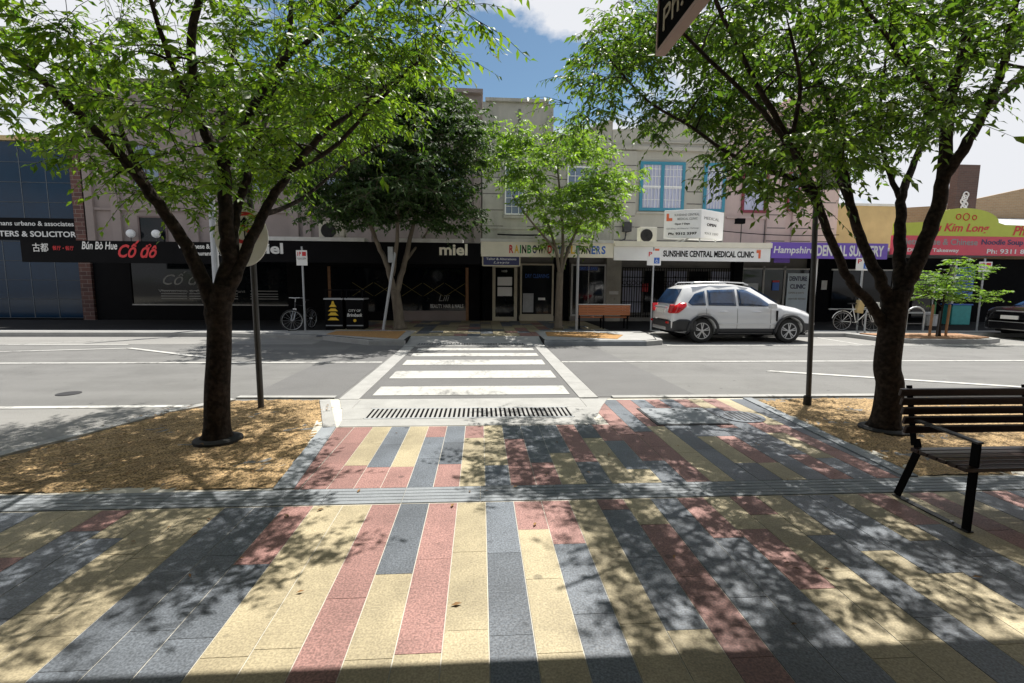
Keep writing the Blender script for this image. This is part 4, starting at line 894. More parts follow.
def keepR(p):
    sx, sy = shadow(p); q = p.x/max(p.y,.5)
    if sy < 3.6 and sx < .75: return False
    if sy >= 3.6 and sx < -.05: return False
    if q < .15: return False
    if q < .42: lim = .275
    elif q < .64: lim = .275-(q-.42)*.80
    elif q < .92: lim = .11+(q-.64)*.55
    else: lim = .26+(q-.92)*.5
    return p.z > 1.72+lim*p.y+.10
blobsR = [((4.2,5.4,5.0),(3.6,2.9,2.1),6), ((2.2,5.6,4.1),(1.7,2.2,1.3),2.6), ((3.3,5.2,3.2),(1.4,1.6,.9),1.5), ((4.5,6.4,4.0),(2.2,1.5,1.1),1.2)]
tree('street_tree', 'right near tree with thick many limbed trunk behind the bench', b1, L, blobsR, 880, keepR, M['leafB'], M['bark'], seed=5, group='near street trees', leaf=(.090,.036), per=12)
tag(MB().lathe([(.265,-.02),(.262,.020),(.23,.034),(.14,.040)], (4.73,5.17,.01), 30).build('tree_ring', M['rubber']), 'black rubber ring round the foot of the right near tree', 'tree ring', 'rubber rings at the near trees')
# dense dark tree over the salon
b = Vector((-2.72,16.4,.14))
L = [([b, px(398,310,16.4), px(395,290,16.4)], .20, .15),
 ([px(396,298,16.4), px(388,268,16.3), px(376,240,16.2), px(362,205,16.0), px(350,170,15.9)], .12, .03),
 ([px(396,295,16.4), px(404,265,16.5), px(412,230,16.5), px(420,190,16.6), px(425,140,16.7)], .12, .03),
 ([px(392,275,16.4), px(397,240,16.0), px(398,190,15.6), px(395,140,15.5)], .09, .02),
 ([px(405,262,16.5), px(425,235,17.0), px(450,200,17.2)], .06, .02)]
tree('dense_tree', 'dense dark green tree in front of the black salon', b, L, [((-2.75,15.5,5.7),(2.75,2.8,2.15),5),((-2.5,15.9,7.1),(1.5,1.6,1.0),1),((-3.9,15.9,4.4),(1.6,1.9,.9),1.3),((-1.4,16,4.3),(1.3,1.6,.9),.8)], 1350, lambda p: p.z > 3.35, M['leafC'], M['bark_pale'], leaf=(.15,.075), twigs=5, per=9, tl=.45, seed=8, thick=1.5, clump=4, cs=.45)
b = Vector((2.68,16.4,.14))
L = [([b, px(559,300,16.4), px(560,272,16.4)], .14, .11),
 ([px(560,280,16.4), px(556,250,16.3), px(545,215,16.2), px(533,180,16.1)], .07, .02),
 ([px(560,278,16.4), px(563,240,16.4), px(560,195,16.4), px(556,150,16.4)], .075, .02),
 ([px(560,276,16.4), px(572,240,16.6), px(590,205,16.7), px(598,165,16.8)], .07, .02),
 ([px(556,250,16.3), px(530,220,15.7), px(512,195,15.4)], .045, .015)]
tree('pale_tree', 'airy light green tree in front of the dry cleaner', b, L, [((2.75,16.3,5.0),(2.35,2.1,1.9),5),((1.0,16.2,5.9),(1.3,1.3,1.1),1.1),((3.6,16.3,4.1),(1.6,1.6,1.2),1.2),((2.5,16.3,3.4),(1.2,1.2,.8),.8)], 380, lambda p: p.z > (3.75 if p.x < 1.9 else 3.3 if p.x > 3.7 else 2.8), M['leafD'], M['bark_pale'], leaf=(.15,.065), twigs=5, per=9, tl=.48, seed=9, thick=1.3, clump=9, cs=.32)
b = Vector((14.4,14.1,.15))
L = [([b, b+Vector((-.02,0,.5)), b+Vector((.0,0,1.0)), b+Vector((.02,0,1.5))], .035, .025),
 ([b+Vector((0,0,.9)), b+Vector((-.5,0,1.3)), b+Vector((-1.0,-.1,1.55))], .02, .008),
 ([b+Vector((0,0,1.0)), b+Vector((.6,.1,1.3)), b+Vector((1.3,0,1.5))], .02, .008),
 ([b+Vector((.02,0,1.4)), b+Vector((.1,0,2.0)), b+Vector((.3,0,2.5))], .02, .008)]
tree('sapling', 'young layered bright green tree in the kerbed island', b, L, [((14.5,14.1,1.55),(1.45,.9,.35),3),((14.2,14.1,2.0),(.9,.7,.3),1.6),((15.0,14.1,2.3),(.8,.7,.3),1.4)], 95, lambda p: True, M['leafE'], M['bark'], leaf=(.12,.045), twigs=5, per=9, tl=.38, seed=10, droop=.1, flat=True, thick=1.2, clump=0)
for x, l in ((13.95,'left timber stake beside the young island tree'),(14.25,'thin middle stake just left of the young tree stem'),(14.63,'right timber stake beside the young island tree')):
    tag(MB().bar((x,14.0+(x-14)*.2,.1),(x+.03,14.0+(x-14)*.2,1.15 if x != 14.25 else .95),.05 if x != 14.25 else .03,.05).build('tree_stake', M['stake'] if x != 14.25 else M['steel_dark']), l, 'stake', 'stakes around the young tree')

# ================================================================ STREET FURNITURE
def pole(par, x, y, z0, z1, r_, m, lean=0): return MB().tube([(x,y,z0),(x+lean,y,z1)], r_, 12).build('pole', m, par)
# near poles with discs
t = thing('round_road_sign', 'grey pole with large white disc sign behind the left near tree', 'road sign', (-2.92,6.46,.02))
pole(t,-2.92,6.46,.0,2.95,.038,M['steel_dark'])
mb = MB(); c = px(241,236,6.40); n = 36; f_ = [(c.x+.33*math.cos(2*math.pi*i/n), c.z+.385*math.sin(2*math.pi*i/n)) for i in range(n)]
mb.prism(f_, 6.405, 6.418); dsk = mb.build('disc', M['white'], t)
mb = MB(); cz = c.z+.10; R1, R2 = .20, .155
k = len(mb.v)
for i in range(32):
    a = 2*math.pi*i/32
    for rr_ in (R1,R2): mb.v.append((c.x+.05+rr_*math.cos(a),6.400,cz+rr_*math.sin(a)))
for i in range(32): mb.f.append((2*i,2*i+1,2*((i+1)%32)+1,2*((i+1)%32))); mb.m.append(0)
mb.bar((c.x-.08,6.398,cz+.12),(c.x+.18,6.398,cz-.12),.004,.045); mb.build('red_ring', M['red'], dsk)
mb = MB(); mb.bar((c.x+.05,6.4015,cz-.13),(c.x+.05,6.4015,cz+.04),.004,.04); mb.prism([(c.x-.02,cz+.05),(c.x+.12,cz+.05),(c.x+.05,cz+.14)], 6.3995,6.4035); mb.build('arrow', M['blackpaint'], dsk)
for z in (2.35,2.7): MB().box(-2.97,-2.87,6.419,6.50,z,z+.03).build('bracket', M['steel'], t)
t = thing('sign_post', 'dark post at the paving corner left of the right tree', 'sign post', (4.60,6.35,.02))
MB().tube([(4.60,6.35,.0),(4.62,6.35,.12),(4.50,6.35,2.9)], .034, 12).build('pole', M['steel_dark'], t); MB().lathe([(.052,0),(.052,.13),(.04,.14)], (4.61,6.35,.0), 12).build('collar', M['rubber'], t)
MB().box(4.44,4.80,6.28,6.29,2.95,3.35).build('sign_plate', M['galv'], t)
# far poles
t = thing('street_pole', 'tall galvanised street pole seen beside the left trunk', 'street pole', (-8.54,16.2,FP)); MB().tube([(-8.50,16.2,FP-.01),(-8.50,16.2,4.5),(-8.50,16.2,7.6)], [.11,.095,.07], 14).build('pole', M['galv'], t); MB().box(-8.62,-8.38,16.08,16.32,FP-.01,FP+.03).build('base_plate', M['steel'], t)
t = thing('leaning_pole', 'slim galvanised pole leaning right beside the dark tree trunk', 'pole', (-3.22,16.1,FP)); MB().tube([(-3.22,16.1,FP-.01),(-2.68,16.1,3.25)], .045, 12).build('pole', M['galv'], t); MB().box(-3.0,-2.84,16.04,16.16,2.35,2.85).build('sign_plate', M['galv'], t); MB().lathe([(.10,0),(.10,.02)], (-3.22,16.1,FP-.005), 14).build('base_plate', M['steel'], t)
t = thing('grey_pole', 'plain grey pole just right of the pale tree trunk', 'pole', (3.22,15.9,FP)); pole(t,3.22,15.9,FP-.01,2.85,.045,M['steel']); MB().lathe([(.06,0),(.045,.03)], (3.22,15.9,2.85), 12).build('cap', M['steel'], t)
def park_sign(x, y, z0, z1, w_, label, style, h=.5):
    t = thing('parking_sign', label, 'parking sign', (x,y,FP), group='parking sign posts on the far footpath'); pole(t,x,y,FP-.01,z1+.12,.03,M['galv'])
    p = MB().box(x-w_/2,x+w_/2,y-.045,y-.032,z0,z1).build('sign_plate', M['sign_white'], t); O_ = (0,y-.046,0)
    if style == 'P':
        text('1P', (x-w_*.4,x-w_*.05,z1-h*.36,z1-h*.1), M['red'], p, O=O_, ext=.003, off=.02); MB().box(x+w_*.05,x+w_*.4,y-.05,y-.0455,z1-h*.36,z1-h*.1).build('symbol', M['red'], p)
        text('9AM-5PM', (x-w_*.4,x+w_*.4,z0+h*.35,z0+h*.5), M['gtext'], p, O=O_, ext=.003)
    else:
        text('P', (x-w_*.4,x-w_*.15,z1-h*.38,z1-h*.08), M['red' if style == 'D' else 'blue'], p, O=O_, ext=.003, off=.02)
        mb = MB().box(x+w_*.0,x+w_*.4,y-.05,y-.0455,z0+h*.12,z0+h*.52); b_ = mb.build('symbol', M['blue'], p)
        mb = MB(); mb.ring((x+w_*.2,y-.051,z0+h*.27),(0,1,0),h*.08,.008,14,4); mb.bar((x+w_*.18,y-.052,z0+h*.46),(x+w_*.18,y-.052,z0+h*.3),.006,.016); mb.build('wheelchair_symbol', M['white'], b_)
    return t
park_sign(-5.70,16.0,2.22,2.70,.34,'white parking sign on a thin pole above the left bicycle','P')
park_sign(5.88,16.2,2.35,2.84,.48,'white and blue disabled parking sign between timber bench and white car','D')
park_sign(13.38,16.2,2.25,2.68,.55,'white and blue disabled parking sign seen between the right tree limbs','D')
park_sign(17.95,16.2,2.25,2.60,.50,'white parking sign poking out of the young tree foliage','P',.36)
# hoop
def hoop(x, label):
    return tag(MB().tube([(x,15.7,FP-.01),(x,15.7,.75)]+[(x+.32-.32*math.cos(a),15.7,.75+.25*math.sin(a)) for a in [math.pi*i/8 for i in range(1,8)]]+[(x+.64,15.7,.75),(x+.64,15.7,FP-.01)], .03, 8).build('bike_hoop', M['galv']), label, 'bike hoop', 'steel bicycle hoops')
hoop(14.75,'bright steel bicycle hoop right of the thick right trunk'); hoop(13.25,'steel bicycle hoop holding the right bicycle')
# bicycles
def bicycle(name, label, loc, rz, main, steer=0, extra=None):
    t = thing(name, label, 'bicycle', loc, rz, 'bicycles parked on the far footpath'); k = dict(local=True)
    def wheel(x, nm='wheel', rzz=0):
        w_ = thing('wheel', None, None, (x,0,.34), rzz); w_.parent = t
        MB().ring((0,0,0),(0,1,0),.325,.022,30,8).build('tyre', M['rubber'], w_, local=True); MB().ring((0,0,0),(0,1,0),.300,.010,30,6).build('rim', M['alloy'], w_, local=True)
        s_ = MB()
        for i in range(14): a = math.pi*i/7; s_.bar((0,.02*(-1)**i,0),(.3*math.cos(a),0,.3*math.sin(a)),.004,.004)
        s_.tube([(0,-.05,0),(0,.05,0)],.02,8); s_.build('spokes', M['alloy'], w_, local=True)
    wheel(-.52); wheel(.52, rzz=steer)
    f = MB(); f.tube([(-.52,0,.34),(-.05,0,.30)],.012,6); f.tube([(-.52,0,.34),(-.16,0,.78)],.010,6); f.tube([(-.05,0,.30),(-.20,0,.86)],.016,8); f.tube([(-.05,0,.30),(.36,0,.72)],.018,8); f.tube([(-.17,0,.76),(.34,0,.84)],.016,8); f.tube([(.36,0,.70),(.32,0,.92)],.018,8); f.build('frame', main, t, **k)
    f = MB(); f.tube([(.36,.05,.70),(.52,.05,.34)],.012,6); f.tube([(.36,-.05,.70),(.52,-.05,.34)],.012,6); f.bar((.36,-.06,.70),(.36,.06,.70),.03,.03); f.build('fork', M['white'] if main is M['white'] else M['alloy'], t, **k)
    MB().tube([(.32,0,.90),(.30,0,1.02),(.36,0,1.05)],.013,6).build('stem', M['alloy'], t, **k); MB().tube([(.22,-.28,1.05),(.35,-.18,1.06),(.37,0,1.05),(.35,.18,1.06),(.22,.28,1.05)],.012,6).build('handlebar', M['alloy'], t, **k)
    MB().tube([(-.2,0,.85),(-.22,0,.94)],.012,6).build('seat_post', M['alloy'], t, **k)
    m_ = MB(); m_.prism([(-.36,-.07),(-.36,.07),(-.22,.06),(-.08,.02),(-.08,-.02),(-.22,-.06)], .94,.985, plane='xy'); m_.build('saddle', M['rubber'], t, bevel=.01, **k)
    m_ = MB(); m_.ring((-.05,-.03,.30),(0,1,0),.09,.008,16,5); m_.bar((-.05,-.05,.30),(.05,-.05,.16),.015,.015); m_.bar((-.05,.05,.30),(-.15,.05,.44),.015,.015); m_.box(.01,.09,-.13,-.05,.14,.165); m_.box(-.19,-.11,.05,.13,.43,.455); m_.build('crank', M['steel_dark'], t, **k)
    m_ = MB(); m_.tube([(-.52+.37*math.cos(a),0,.34+.37*math.sin(a)) for a in [math.pi*(.15+.75*i/8) for i in range(9)]],.014,6); m_.build('mudguard', M['white'] if main is M['white'] else M['steel_dark'], t, **k)
    if extra:
        m_ = MB(); m_.box(-.62,-.36,-.12,.12,.74,.76); m_.bar((-.6,.1,.74),(-.52,.08,.36),.01,.01); m_.bar((-.6,-.1,.74),(-.52,-.08,.36),.01,.01); m_.build('rear_rack', M['steel_dark'], t, **k)
        m_ = MB(); m_.prism([(-.1,.66),(.12,.62),(.16,1.0),(-.04,1.10)], -.09,.09); m_.build('carry_bag', extra, t, bevel=.02, **k); m_ = MB(); m_.box(.38,.62,-.13,.13,.80,1.02); m_.build('basket', M['dirtywhite'], t, **k)
    return t
bicycle('bicycle', 'dark bicycle seen end on at the left parking sign pole', (-5.88,16.25,FP), R(256), M['steel_dark'], R(-50))
bicycle('bicycle', 'white bicycle with tan bag standing side on near the right tree', (13.25,16.05,FP), R(-6), M['white'], R(-22), M['coping'])
# litter bins
t = thing('litter_bins', 'black double litter bin enclosure with yellow emblem beside the bicycle', 'litter bin', (-4.5,16.6,FP))
for i, x in enumerate((-4.86,-4.18)):
    m_ = MB(); m_.box(x-.29,x+.29,16.3,17.0,FP,1.12); bd = m_.build('bin_body', M['blackpaint'], t, bevel=.02)
    MB().box(x-.31,x+.31,16.26,17.02,1.123,1.17).build('lid', M['galv'], t); MB().box(x-.27,x+.27,16.285,16.298,.25,.28).build('kick_strip', M['galv'], t)
    m_ = MB(); m_.box(x-.27,x-.24,16.3,16.34,1.17,1.42); m_.box(x+.24,x+.27,16.3,16.34,1.17,1.42); m_.box(x-.31,x+.31,16.28,17.0,1.42,1.45); m_.build('canopy', M['blackpaint'], t)
    if i == 0:
        m_ = MB()
        for a, h_, z in ((.05,.10,.98),(.12,.09,.88),(.16,.09,.74),(.17,.10,.60),(.19,.09,.44)): m_.prism([(x-.02-a,z),(x-.02+a,z),(x-.02+a*.45,z+h_),(x-.02-a*.45,z+h_)], 16.284,16.297)
        m_.build('emblem', M['yellow'], bd)
    else:
        text('CITY OF', (x-.2,x+.2,.72,.80), M['ltext'], bd, O=(0,16.296,0)); text('Brimbank', (x-.25,x+.25,.56,.67), M['ltext'], bd, O=(0,16.296,0), off=.02, shear=.2); m_ = MB().lathe([(.05,0),(.05,.008)], (x,16.297,.43), 12, axis='y'); m_.build('emblem', M['yellow'], bd)
# timber bench far side
t = thing('timber_bench', 'orange timber slat bench with dark legs outside the dry cleaner', 'bench', (4.33,17.0,FP))
def board(par, nm, x0,x1,y0,y1,z0,z1,n,m,vert=False):
    mb = MB()
    for i in range(n):
        if vert: h = (z1-z0)/n; mb.box(x0,x1,y0,y1,z0+i*h+.004,z0+(i+1)*h-.004)
        else: h = (y1-y0)/n; mb.box(x0,x1,y0+i*h+.004,y0+(i+1)*h-.004,z0,z1)
    return mb.build(nm, m, par)
board(t,'backrest',3.42,5.24,16.55,16.60,.62,.98,4,M['timber'],True); board(t,'seat',3.42,5.24,16.65,17.05,.52,.56,5,M['timber']); MB().box(3.40,5.26,16.54,16.61,.985,1.01).build('top_rail', M['dirtywhite'], t)
for x in (3.46,4.32,5.18):
    m_ = MB(); m_.bar((x,16.62,FP),(x,16.62,.98),.05,.04); m_.build('leg', M['black'], t); m_ = MB(); m_.bar((x,17.02,FP),(x,17.02,.52),.05,.04); m_.build('leg', M['black'], t); MB().bar((x,16.64,.50),(x,17.0,.50),.04,.035).build('seat_support', M['black'], t)
# near bench
t = thing('slatted_bench', 'dark slatted bench with steel loop legs at the right edge', 'bench', (4.3,3.2,.01)); BX = -.065
mb = MB(); 
sl = MB()
for i in range(5):
    z = .590+i*.068; y = 3.345+i*.018; sl.bar((3.22,y,z),(5.25,y,z),.026,.060,up=(0,-.23,1))
sl.build('backrest', M['slat'], t, bevel=.006)
sl = MB()
for i in range(6): sl.box(3.225,5.25,2.865+i*.072,2.865+i*.072+.062,.440,.468)
sl.build('seat', M['slat'], t, bevel=.005)
for x in (3.315,5.15):
    mb = MB(); mb.bar((x,3.45,.02),(x,3.31,.44),.012,.055,up=(0,1,0)); mb.bar((x,3.312,.44),(x,3.335,.52),.012,.055,up=(0,1,0)); mb.build('leg', M['black'], t)
    mb = MB(); mb.bar((x,2.90,.02),(x,2.90,.63),.014,.055,up=(0,1,0)); mb.build('leg', M['black'], t)
    MB().box(x-.025,x+.025,2.87,3.47,.010,.020).build('foot_rail', M['steel_dark'], t); MB().bar((x,2.90,.43),(x,3.31,.43),.012,.03).build('seat_support', M['black'], t)
    for y in (3.0,3.36): MB().lathe([(.014,0),(.012,.012)], (x,y,.020), 8).build('bolt', M['steel'], t)
    MB().bar((x,2.875,.637),(x,3.36,.660),.045,.014).build('armrest', M['steel_dark'], t); MB().bar((x,3.350,.46),(x,3.445,.91),.014,.040,up=(0,1,0)).build('back_support', M['black'], t)
mb = MB(); mb.bar((4.28,3.340,.3),(4.28,3.445,.91),.012,.04,up=(0,1,0)); mb.bar((4.28,2.9,.42),(4.28,3.36,.42),.012,.03); mb.build('back_support', M['black'], t)
t = thing('planter', 'small white planter pot outside the noodle restaurant', 'planter', (18.4,18.4,FP)); MB().lathe([(.2,0),(.27,.42),(.30,.45),(.25,.46)], (18.4,18.4,FP), 16).build('pot', M['white'], t); MB().tube([(18.4,18.4,.55),(18.38,18.4,1.2)],.02,6).build('stem', M['bark'], t)
t = thing('crate', 'teal box by the doorway behind the dark sedan', 'box', (20.2,19.2,FP)); MB().box(19.75,20.6,18.9,19.4,FP,.95).build('body', M['teal'], t, bevel=.02); MB().box(19.72,20.63,18.87,19.43,.953,1.0).build('lid', M['blue'], t)

# ================================================================ CARS
class Shell:
    """car body lofted along x from stations (x, z_bottom, z_top, half_width, top_half_width)"""
    def __init__(s, st): s.st = st
    def at(s, x):
        st = s.st
        for a, b in zip(st, st[1:]):
            if x <= b[0]: k = (x-a[0])/(b[0]-a[0]); k = max(0,k); return [a[i]+(b[i]-a[i])*k for i in range(1,5)]
        return list(st[-1][1:])
    def sec(s, x):
        zb, zt, w_, wt = s.at(x); belt = min(s.belt, zt-.13); 
        return [(w_*.84,zb),(w_*.965,zb+.07),(w_*.995,zb+.25),(w_,(zb+belt)/2+.05),(w_*.975,belt-.06),(w_*.94,belt),(wt*.4+w_*.94*.6,belt*.6+(zt-.04)*.4),(wt,zt-.05),(wt*.86,zt-.012),(wt*.5,zt+.006),(0,zt+.012)]
    def y(s, x, z):
        p = s.sec(x)
        for a, b in zip(p, p[1:]):
            if a[1] <= z <= b[1] and b[1] > a[1]: return a[0]+(b[0]-a[0])*(z-a[1])/(b[1]-a[1])
        return p[0][0] if z < p[0][1] else p[-1][0]
def car(name, label, cat, loc, rz, st, belt, paint, wheels, wr, windows, clad, lamps, rear, ridge=None, tex=None, group=None):
    t = thing(name, label, cat, loc, rz, group); S = Shell(st); S.belt = belt; k = dict(local=True)
    xs = []
    for a, b in zip(st, st[1:]):
        n = max(1, round((b[0]-a[0])/.09)); xs += [a[0]+(b[0]-a[0])*i/n for i in range(n)]
    xs.append(st[-1][0]); mb = MB(); m_ = 11; full = 2*m_-1
    for x in xs:
        p = S.sec(x); ring_ = [(x,-q[0],q[1]) for q in p]+[(x,q[0],q[1]) for q in reversed(p[:-1])]; mb.v += ring_
    for i in range(len(xs)-1):
        for j in range(full): a = i*full+j; b = i*full+(j+1)%full; mb.f.append((a,a+full,b+full,b)); mb.m.append(0)
    mb.f.append(tuple(range(full))); mb.m.append(0); mb.f.append(tuple(reversed(range((len(xs)-1)*full, len(xs)*full)))); mb.m.append(0)
    body = mb.build('body', paint, t, smooth=True, **k)
    # wheel arches cut out
    cu = MB()
    for wx in wheels: cu.lathe([(wr+.055,-1.2),(wr+.055,1.2)], (wx,0,wr), 32, axis='y')
    co = cu.build('cutter', paint, t, **k); bo = body.modifiers.new('arch', 'BOOLEAN'); bo.operation = 'DIFFERENCE'; bo.object = co; bo.solver = 'EXACT'
    bpy.context.view_layer.update(); nm = bpy.data.meshes.new_from_object(body.evaluated_get(bpy.context.evaluated_depsgraph_get())); body.modifiers.clear(); body.data = nm; bpy.data.objects.remove(co)
    body.data.polygons.foreach_set('use_smooth', [len(p.vertices) <= 6 for p in body.data.polygons])
    MB().box(st[0][0]+.25, st[-1][0]-.25, -st[2][3]*.72, st[2][3]*.72, .22, belt-.25).build('underbody', M['black'], t, **k)
    def panel(nm_, xs_, zl, zh, m, side, d=.008, rows=5, parent=None):
        mb = MB(); n = len(xs_)
        for x, a, b in zip(xs_, zl, zh):
            for r_ in range(rows+1): z = a+(b-a)*r_/rows; mb.v.append((x, side*(S.y(x,z)+d), z))
        for i in range(n-1):
            for r_ in range(rows):
                q = i*(rows+1)+r_; f = (q,q+rows+1,q+rows+2,q+1); mb.f.append(f if side < 0 else f[::-1]); mb.m.append(0)
        o = mb.build(nm_, m, parent or t, smooth=True, **k); so = o.modifiers.new('s','SOLIDIFY'); so.thickness = .006; so.offset = -1; return o
    def interp(x, pl):
        for a, b in zip(pl, pl[1:]):
            if x <= b[0]: return a[1]+(b[1]-a[1])*(x-a[0])/(b[0]-a[0])
        return pl[-1][1]
    for side in (-1,1):
        for (x0,x1,lo,hi) in windows:
            n = 10; X_ = [x0+(x1-x0)*i/n for i in range(n+1)]; panel('window', X_, [interp(x,lo) for x in X_], [interp(x,hi) for x in X_], M['glass_car'], side, .010)
        for (nm_,x0,x1,lo,hi,m,d) in clad:
            n = 12; X_ = [x0+(x1-x0)*i/n for i in range(n+1)]; panel(nm_, X_, [interp(x,lo) for x in X_], [interp(x,hi) for x in X_], m, side, d)
        for wx in wheels:
            # arch lip
            if ridge:
                mb = MB(); n = 22
                for i in range(n+1):
                    a = math.pi*(-.06+1.12*i/n)
                    for rr_ in (wr+.052, wr+.125):
                        x = wx+rr_*math.cos(a); z = wr+rr_*math.sin(a); mb.v.append((x, side*(S.y(min(max(x,st[0][0]),st[-1][0]),max(z,.2))+.020), z))
                for i in range(n): q = 2*i; f = (q,q+1,q+3,q+2); mb.f.append(f if side > 0 else f[::-1]); mb.m.append(0)
                o = mb.build('wheel_arch', ridge, t, smooth=True, **k); so = o.modifiers.new('s','SOLIDIFY'); so.thickness = .03; so.offset = -1
            w_ = thing('wheel', None, None, (wx, side*(st[2][3]*.985-.10), wr)); w_.parent = t; yy = side
            mb = MB(); prof = [(wr*.66,-.10),(wr*.9,-.105),(wr*.985,-.08),(wr,-.04),(wr,.04),(wr*.985,.08),(wr*.9,.105),(wr*.66,.10)]; mb.lathe(prof, (0,0,0), 36, axis='y'); mb.build('tyre', M['rubber'], w_, smooth=True, local=True)
            mb = MB(); mb.ring((0,yy*.098,0),(0,1,0),wr*.64,.014,32,6); rr_ = wr*.62
            for s_ in range(5):
                for dd_ in (-.16,.16):
                    a = 2*math.pi*s_/5+.3+dd_; a2 = 2*math.pi*s_/5+.3+dd_*.6; mb.bar((.05*math.cos(a2),yy*.10,.05*math.sin(a2)),(rr_*math.cos(a),yy*.104,rr_*math.sin(a)),.026,.022,up=(0,1,0))
            mb.lathe([(.05,-.012),(.05,.012)], (0,yy*.108,0), 14, axis='y'); mb.build('rim', M['alloy'], w_, local=True)
            MB().lathe([(wr*.6,-.004),(wr*.6,.004)], (0,yy*.055,0), 24, axis='y').build('brake_disc', M['steel_dark'], w_, local=True)
    for (nm_,pts,m) in lamps:       # rear / front lamp solids wrapping the corners: list of (x, z) outlines on the side plus depth inwards
        for side in (-1,1):
            mb = MB(); n = len(pts); 
            for (x,z) in pts: mb.v.append((x, side*(S.y(x,z)+.012), z))
            for (x,z) in pts: mb.v.append((x, side*(S.y(x,z)-.22), z))
            fs = [tuple(range(n)), tuple(range(2*n-1,n-1,-1))]+[(i,i+n,(i+1)%n+n,(i+1)%n) for i in range(n)]
            mb.f += [f if side < 0 else f[::-1] for f in fs]; mb.m += [0]*len(fs); mb.build(nm_, m, t, bevel=.01, **k)
    rear(t, S, k)
    return t
# white suv
sw = [(0,.42,.62,.62,.50),(.04,.36,.95,.80,.62),(.12,.33,1.10,.88,.66),(.26,.30,1.36,.905,.62),(.42,.28,1.60,.915,.60),(.60,.27,1.675,.92,.61),(1.2,.26,1.72,.92,.63),(2.0,.26,1.715,.92,.63),(2.5,.26,1.63,.92,.61),(3.05,.26,1.33,.915,.64),(3.35,.26,1.14,.91,.72),(3.9,.27,1.04,.90,.70),(4.25,.29,.93,.86,.64),(4.42,.32,.78,.76,.55),(4.50,.38,.62,.60,.45)]
def rear_suv(t, S, k):
    def quad(nm, pts, m, d=.0, par=None, th=.012):
        mb = MB(); mb.add([Vector(p)+Vector((-d,0,0)) for p in pts]+[Vector(p)+Vector((th,0,0)) for p in pts], [(3,2,1,0),(4,5,6,7),(0,1,5,4),(1,2,6,5),(2,3,7,6),(3,0,4,7)]); return mb.build(nm, m, par or t, **k)
    quad('rear_window', [(.135,-.66,1.14),(.135,.66,1.14),(.40,.54,1.575),(.40,-.54,1.575)], M['glass_car'], .022)
    quad('licence_plate', [(.005,-.26,.86),(.005,.26,.86),(.012,.26,.97),(.012,-.26,.97)], M['dirtywhite'], .03)
    quad('tailgate_trim', [(.01,-.45,1.0),(.01,.45,1.0),(.03,.45,1.05),(.03,-.45,1.05)], M['alloy'], .04)
    mb = MB(); mb.prism([(-.03,-.66),(-.03,.66),(.1,.86),(.75,.925),(.75,-.925),(.1,-.86)], .33,.66, plane='xy'); mb.build('rear_bumper', M['plastic'], t, bevel=.05, **k)
    mb = MB(); mb.prism([(-.045,-.5),(-.045,.5),(.05,.7),(.05,-.7)], .36,.46, plane='xy'); mb.build('bumper_guard', M['alloy'], t, bevel=.02, **k)
    for s_ in (-1,1):
        MB().box(-.05,.06,s_*.62-.07,s_*.62+.07,.56,.62).build('reflector', M['lamp_red'], t, **k); mb = MB(); mb.prism([(s_*.56,.88),(s_*.72,.86),(s_*.76,1.10),(s_*.70,1.12)], -.005,.14, plane='yz'); mb.build('tail_lamp', M['lamp_red'], t, bevel=.01, **k)
    mb = MB(); mb.prism([(4.12,-.86),(4.12,.86),(4.42,.7),(4.54,.45),(4.54,-.45),(4.42,-.7)], .30,.58, plane='xy'); mb.build('front_bumper', M['plastic'], t, bevel=.04, **k)
    for s_ in (-1,1):
        MB().tube([(.65,s_*.56,1.70),(.75,s_*.57,1.765),(1.5,s_*.585,1.785),(2.25,s_*.575,1.755),(2.4,s_*.565,1.70)],.016,8).build('roof_rail', M['alloy'], t, **k)
        mb = MB(); mb.prism([(2.83,1.03),(3.05,1.03),(3.02,1.17),(2.86,1.19)], s_*.93, s_*1.09); mb.build('mirror', M['carwhite'], t, bevel=.03, **k)
        for x in (1.52,2.52): MB().tube([(x-.11,s_*(S.y(x,.93)+.03),.93),(x,s_*(S.y(x,.93)+.045),.935),(x+.11,s_*(S.y(x,.93)+.03),.93)],.014,6).build('door_handle', M['alloy'], t, **k)
        for (x,z0,z1) in ((1.95,.42,1.02),(2.96,.42,1.0),(1.02,.66,1.02)):
            mb = MB()
            for i in range(7):
                z = z0+(z1-z0)*i/6
                for xx in (x-.004,x+.004): mb.v.append((xx,s_*(S.y(x,z)+.004),z))
            for i in range(6): q = 2*i; mb.f.append((q,q+1,q+3,q+2)); mb.m.append(0)
            o = mb.build('door_seam', M['steel_dark'], t, **k); so = o.modifiers.new('s','SOLIDIFY'); so.thickness = .004
        MB().box(3.12,3.17,s_*S.y(3.15,.8)-.02,s_*S.y(3.15,.8)+.014,.66,.96).build('side_vent', M['blackpaint'], t, **k)
    mb = MB()
    for i in range(6): a, b = (.66-.03*i), 0
    mb.add([(2.52,-.54,1.645),(2.52,.54,1.645),(3.28,.66,1.21),(3.28,-.66,1.21),(2.50,-.54,1.60),(2.50,.54,1.60),(3.24,.66,1.17),(3.24,-.66,1.17)],[(0,3,2,1),(4,5,6,7),(0,1,5,4),(1,2,6,5),(2,3,7,6),(3,0,4,7)]); mb.build('windscreen', M['glass_car'], t, **k)
    MB().tube([(.5,0,1.68),(.40,0,1.95)],.01,5).build('aerial', M['black'], t, **k)
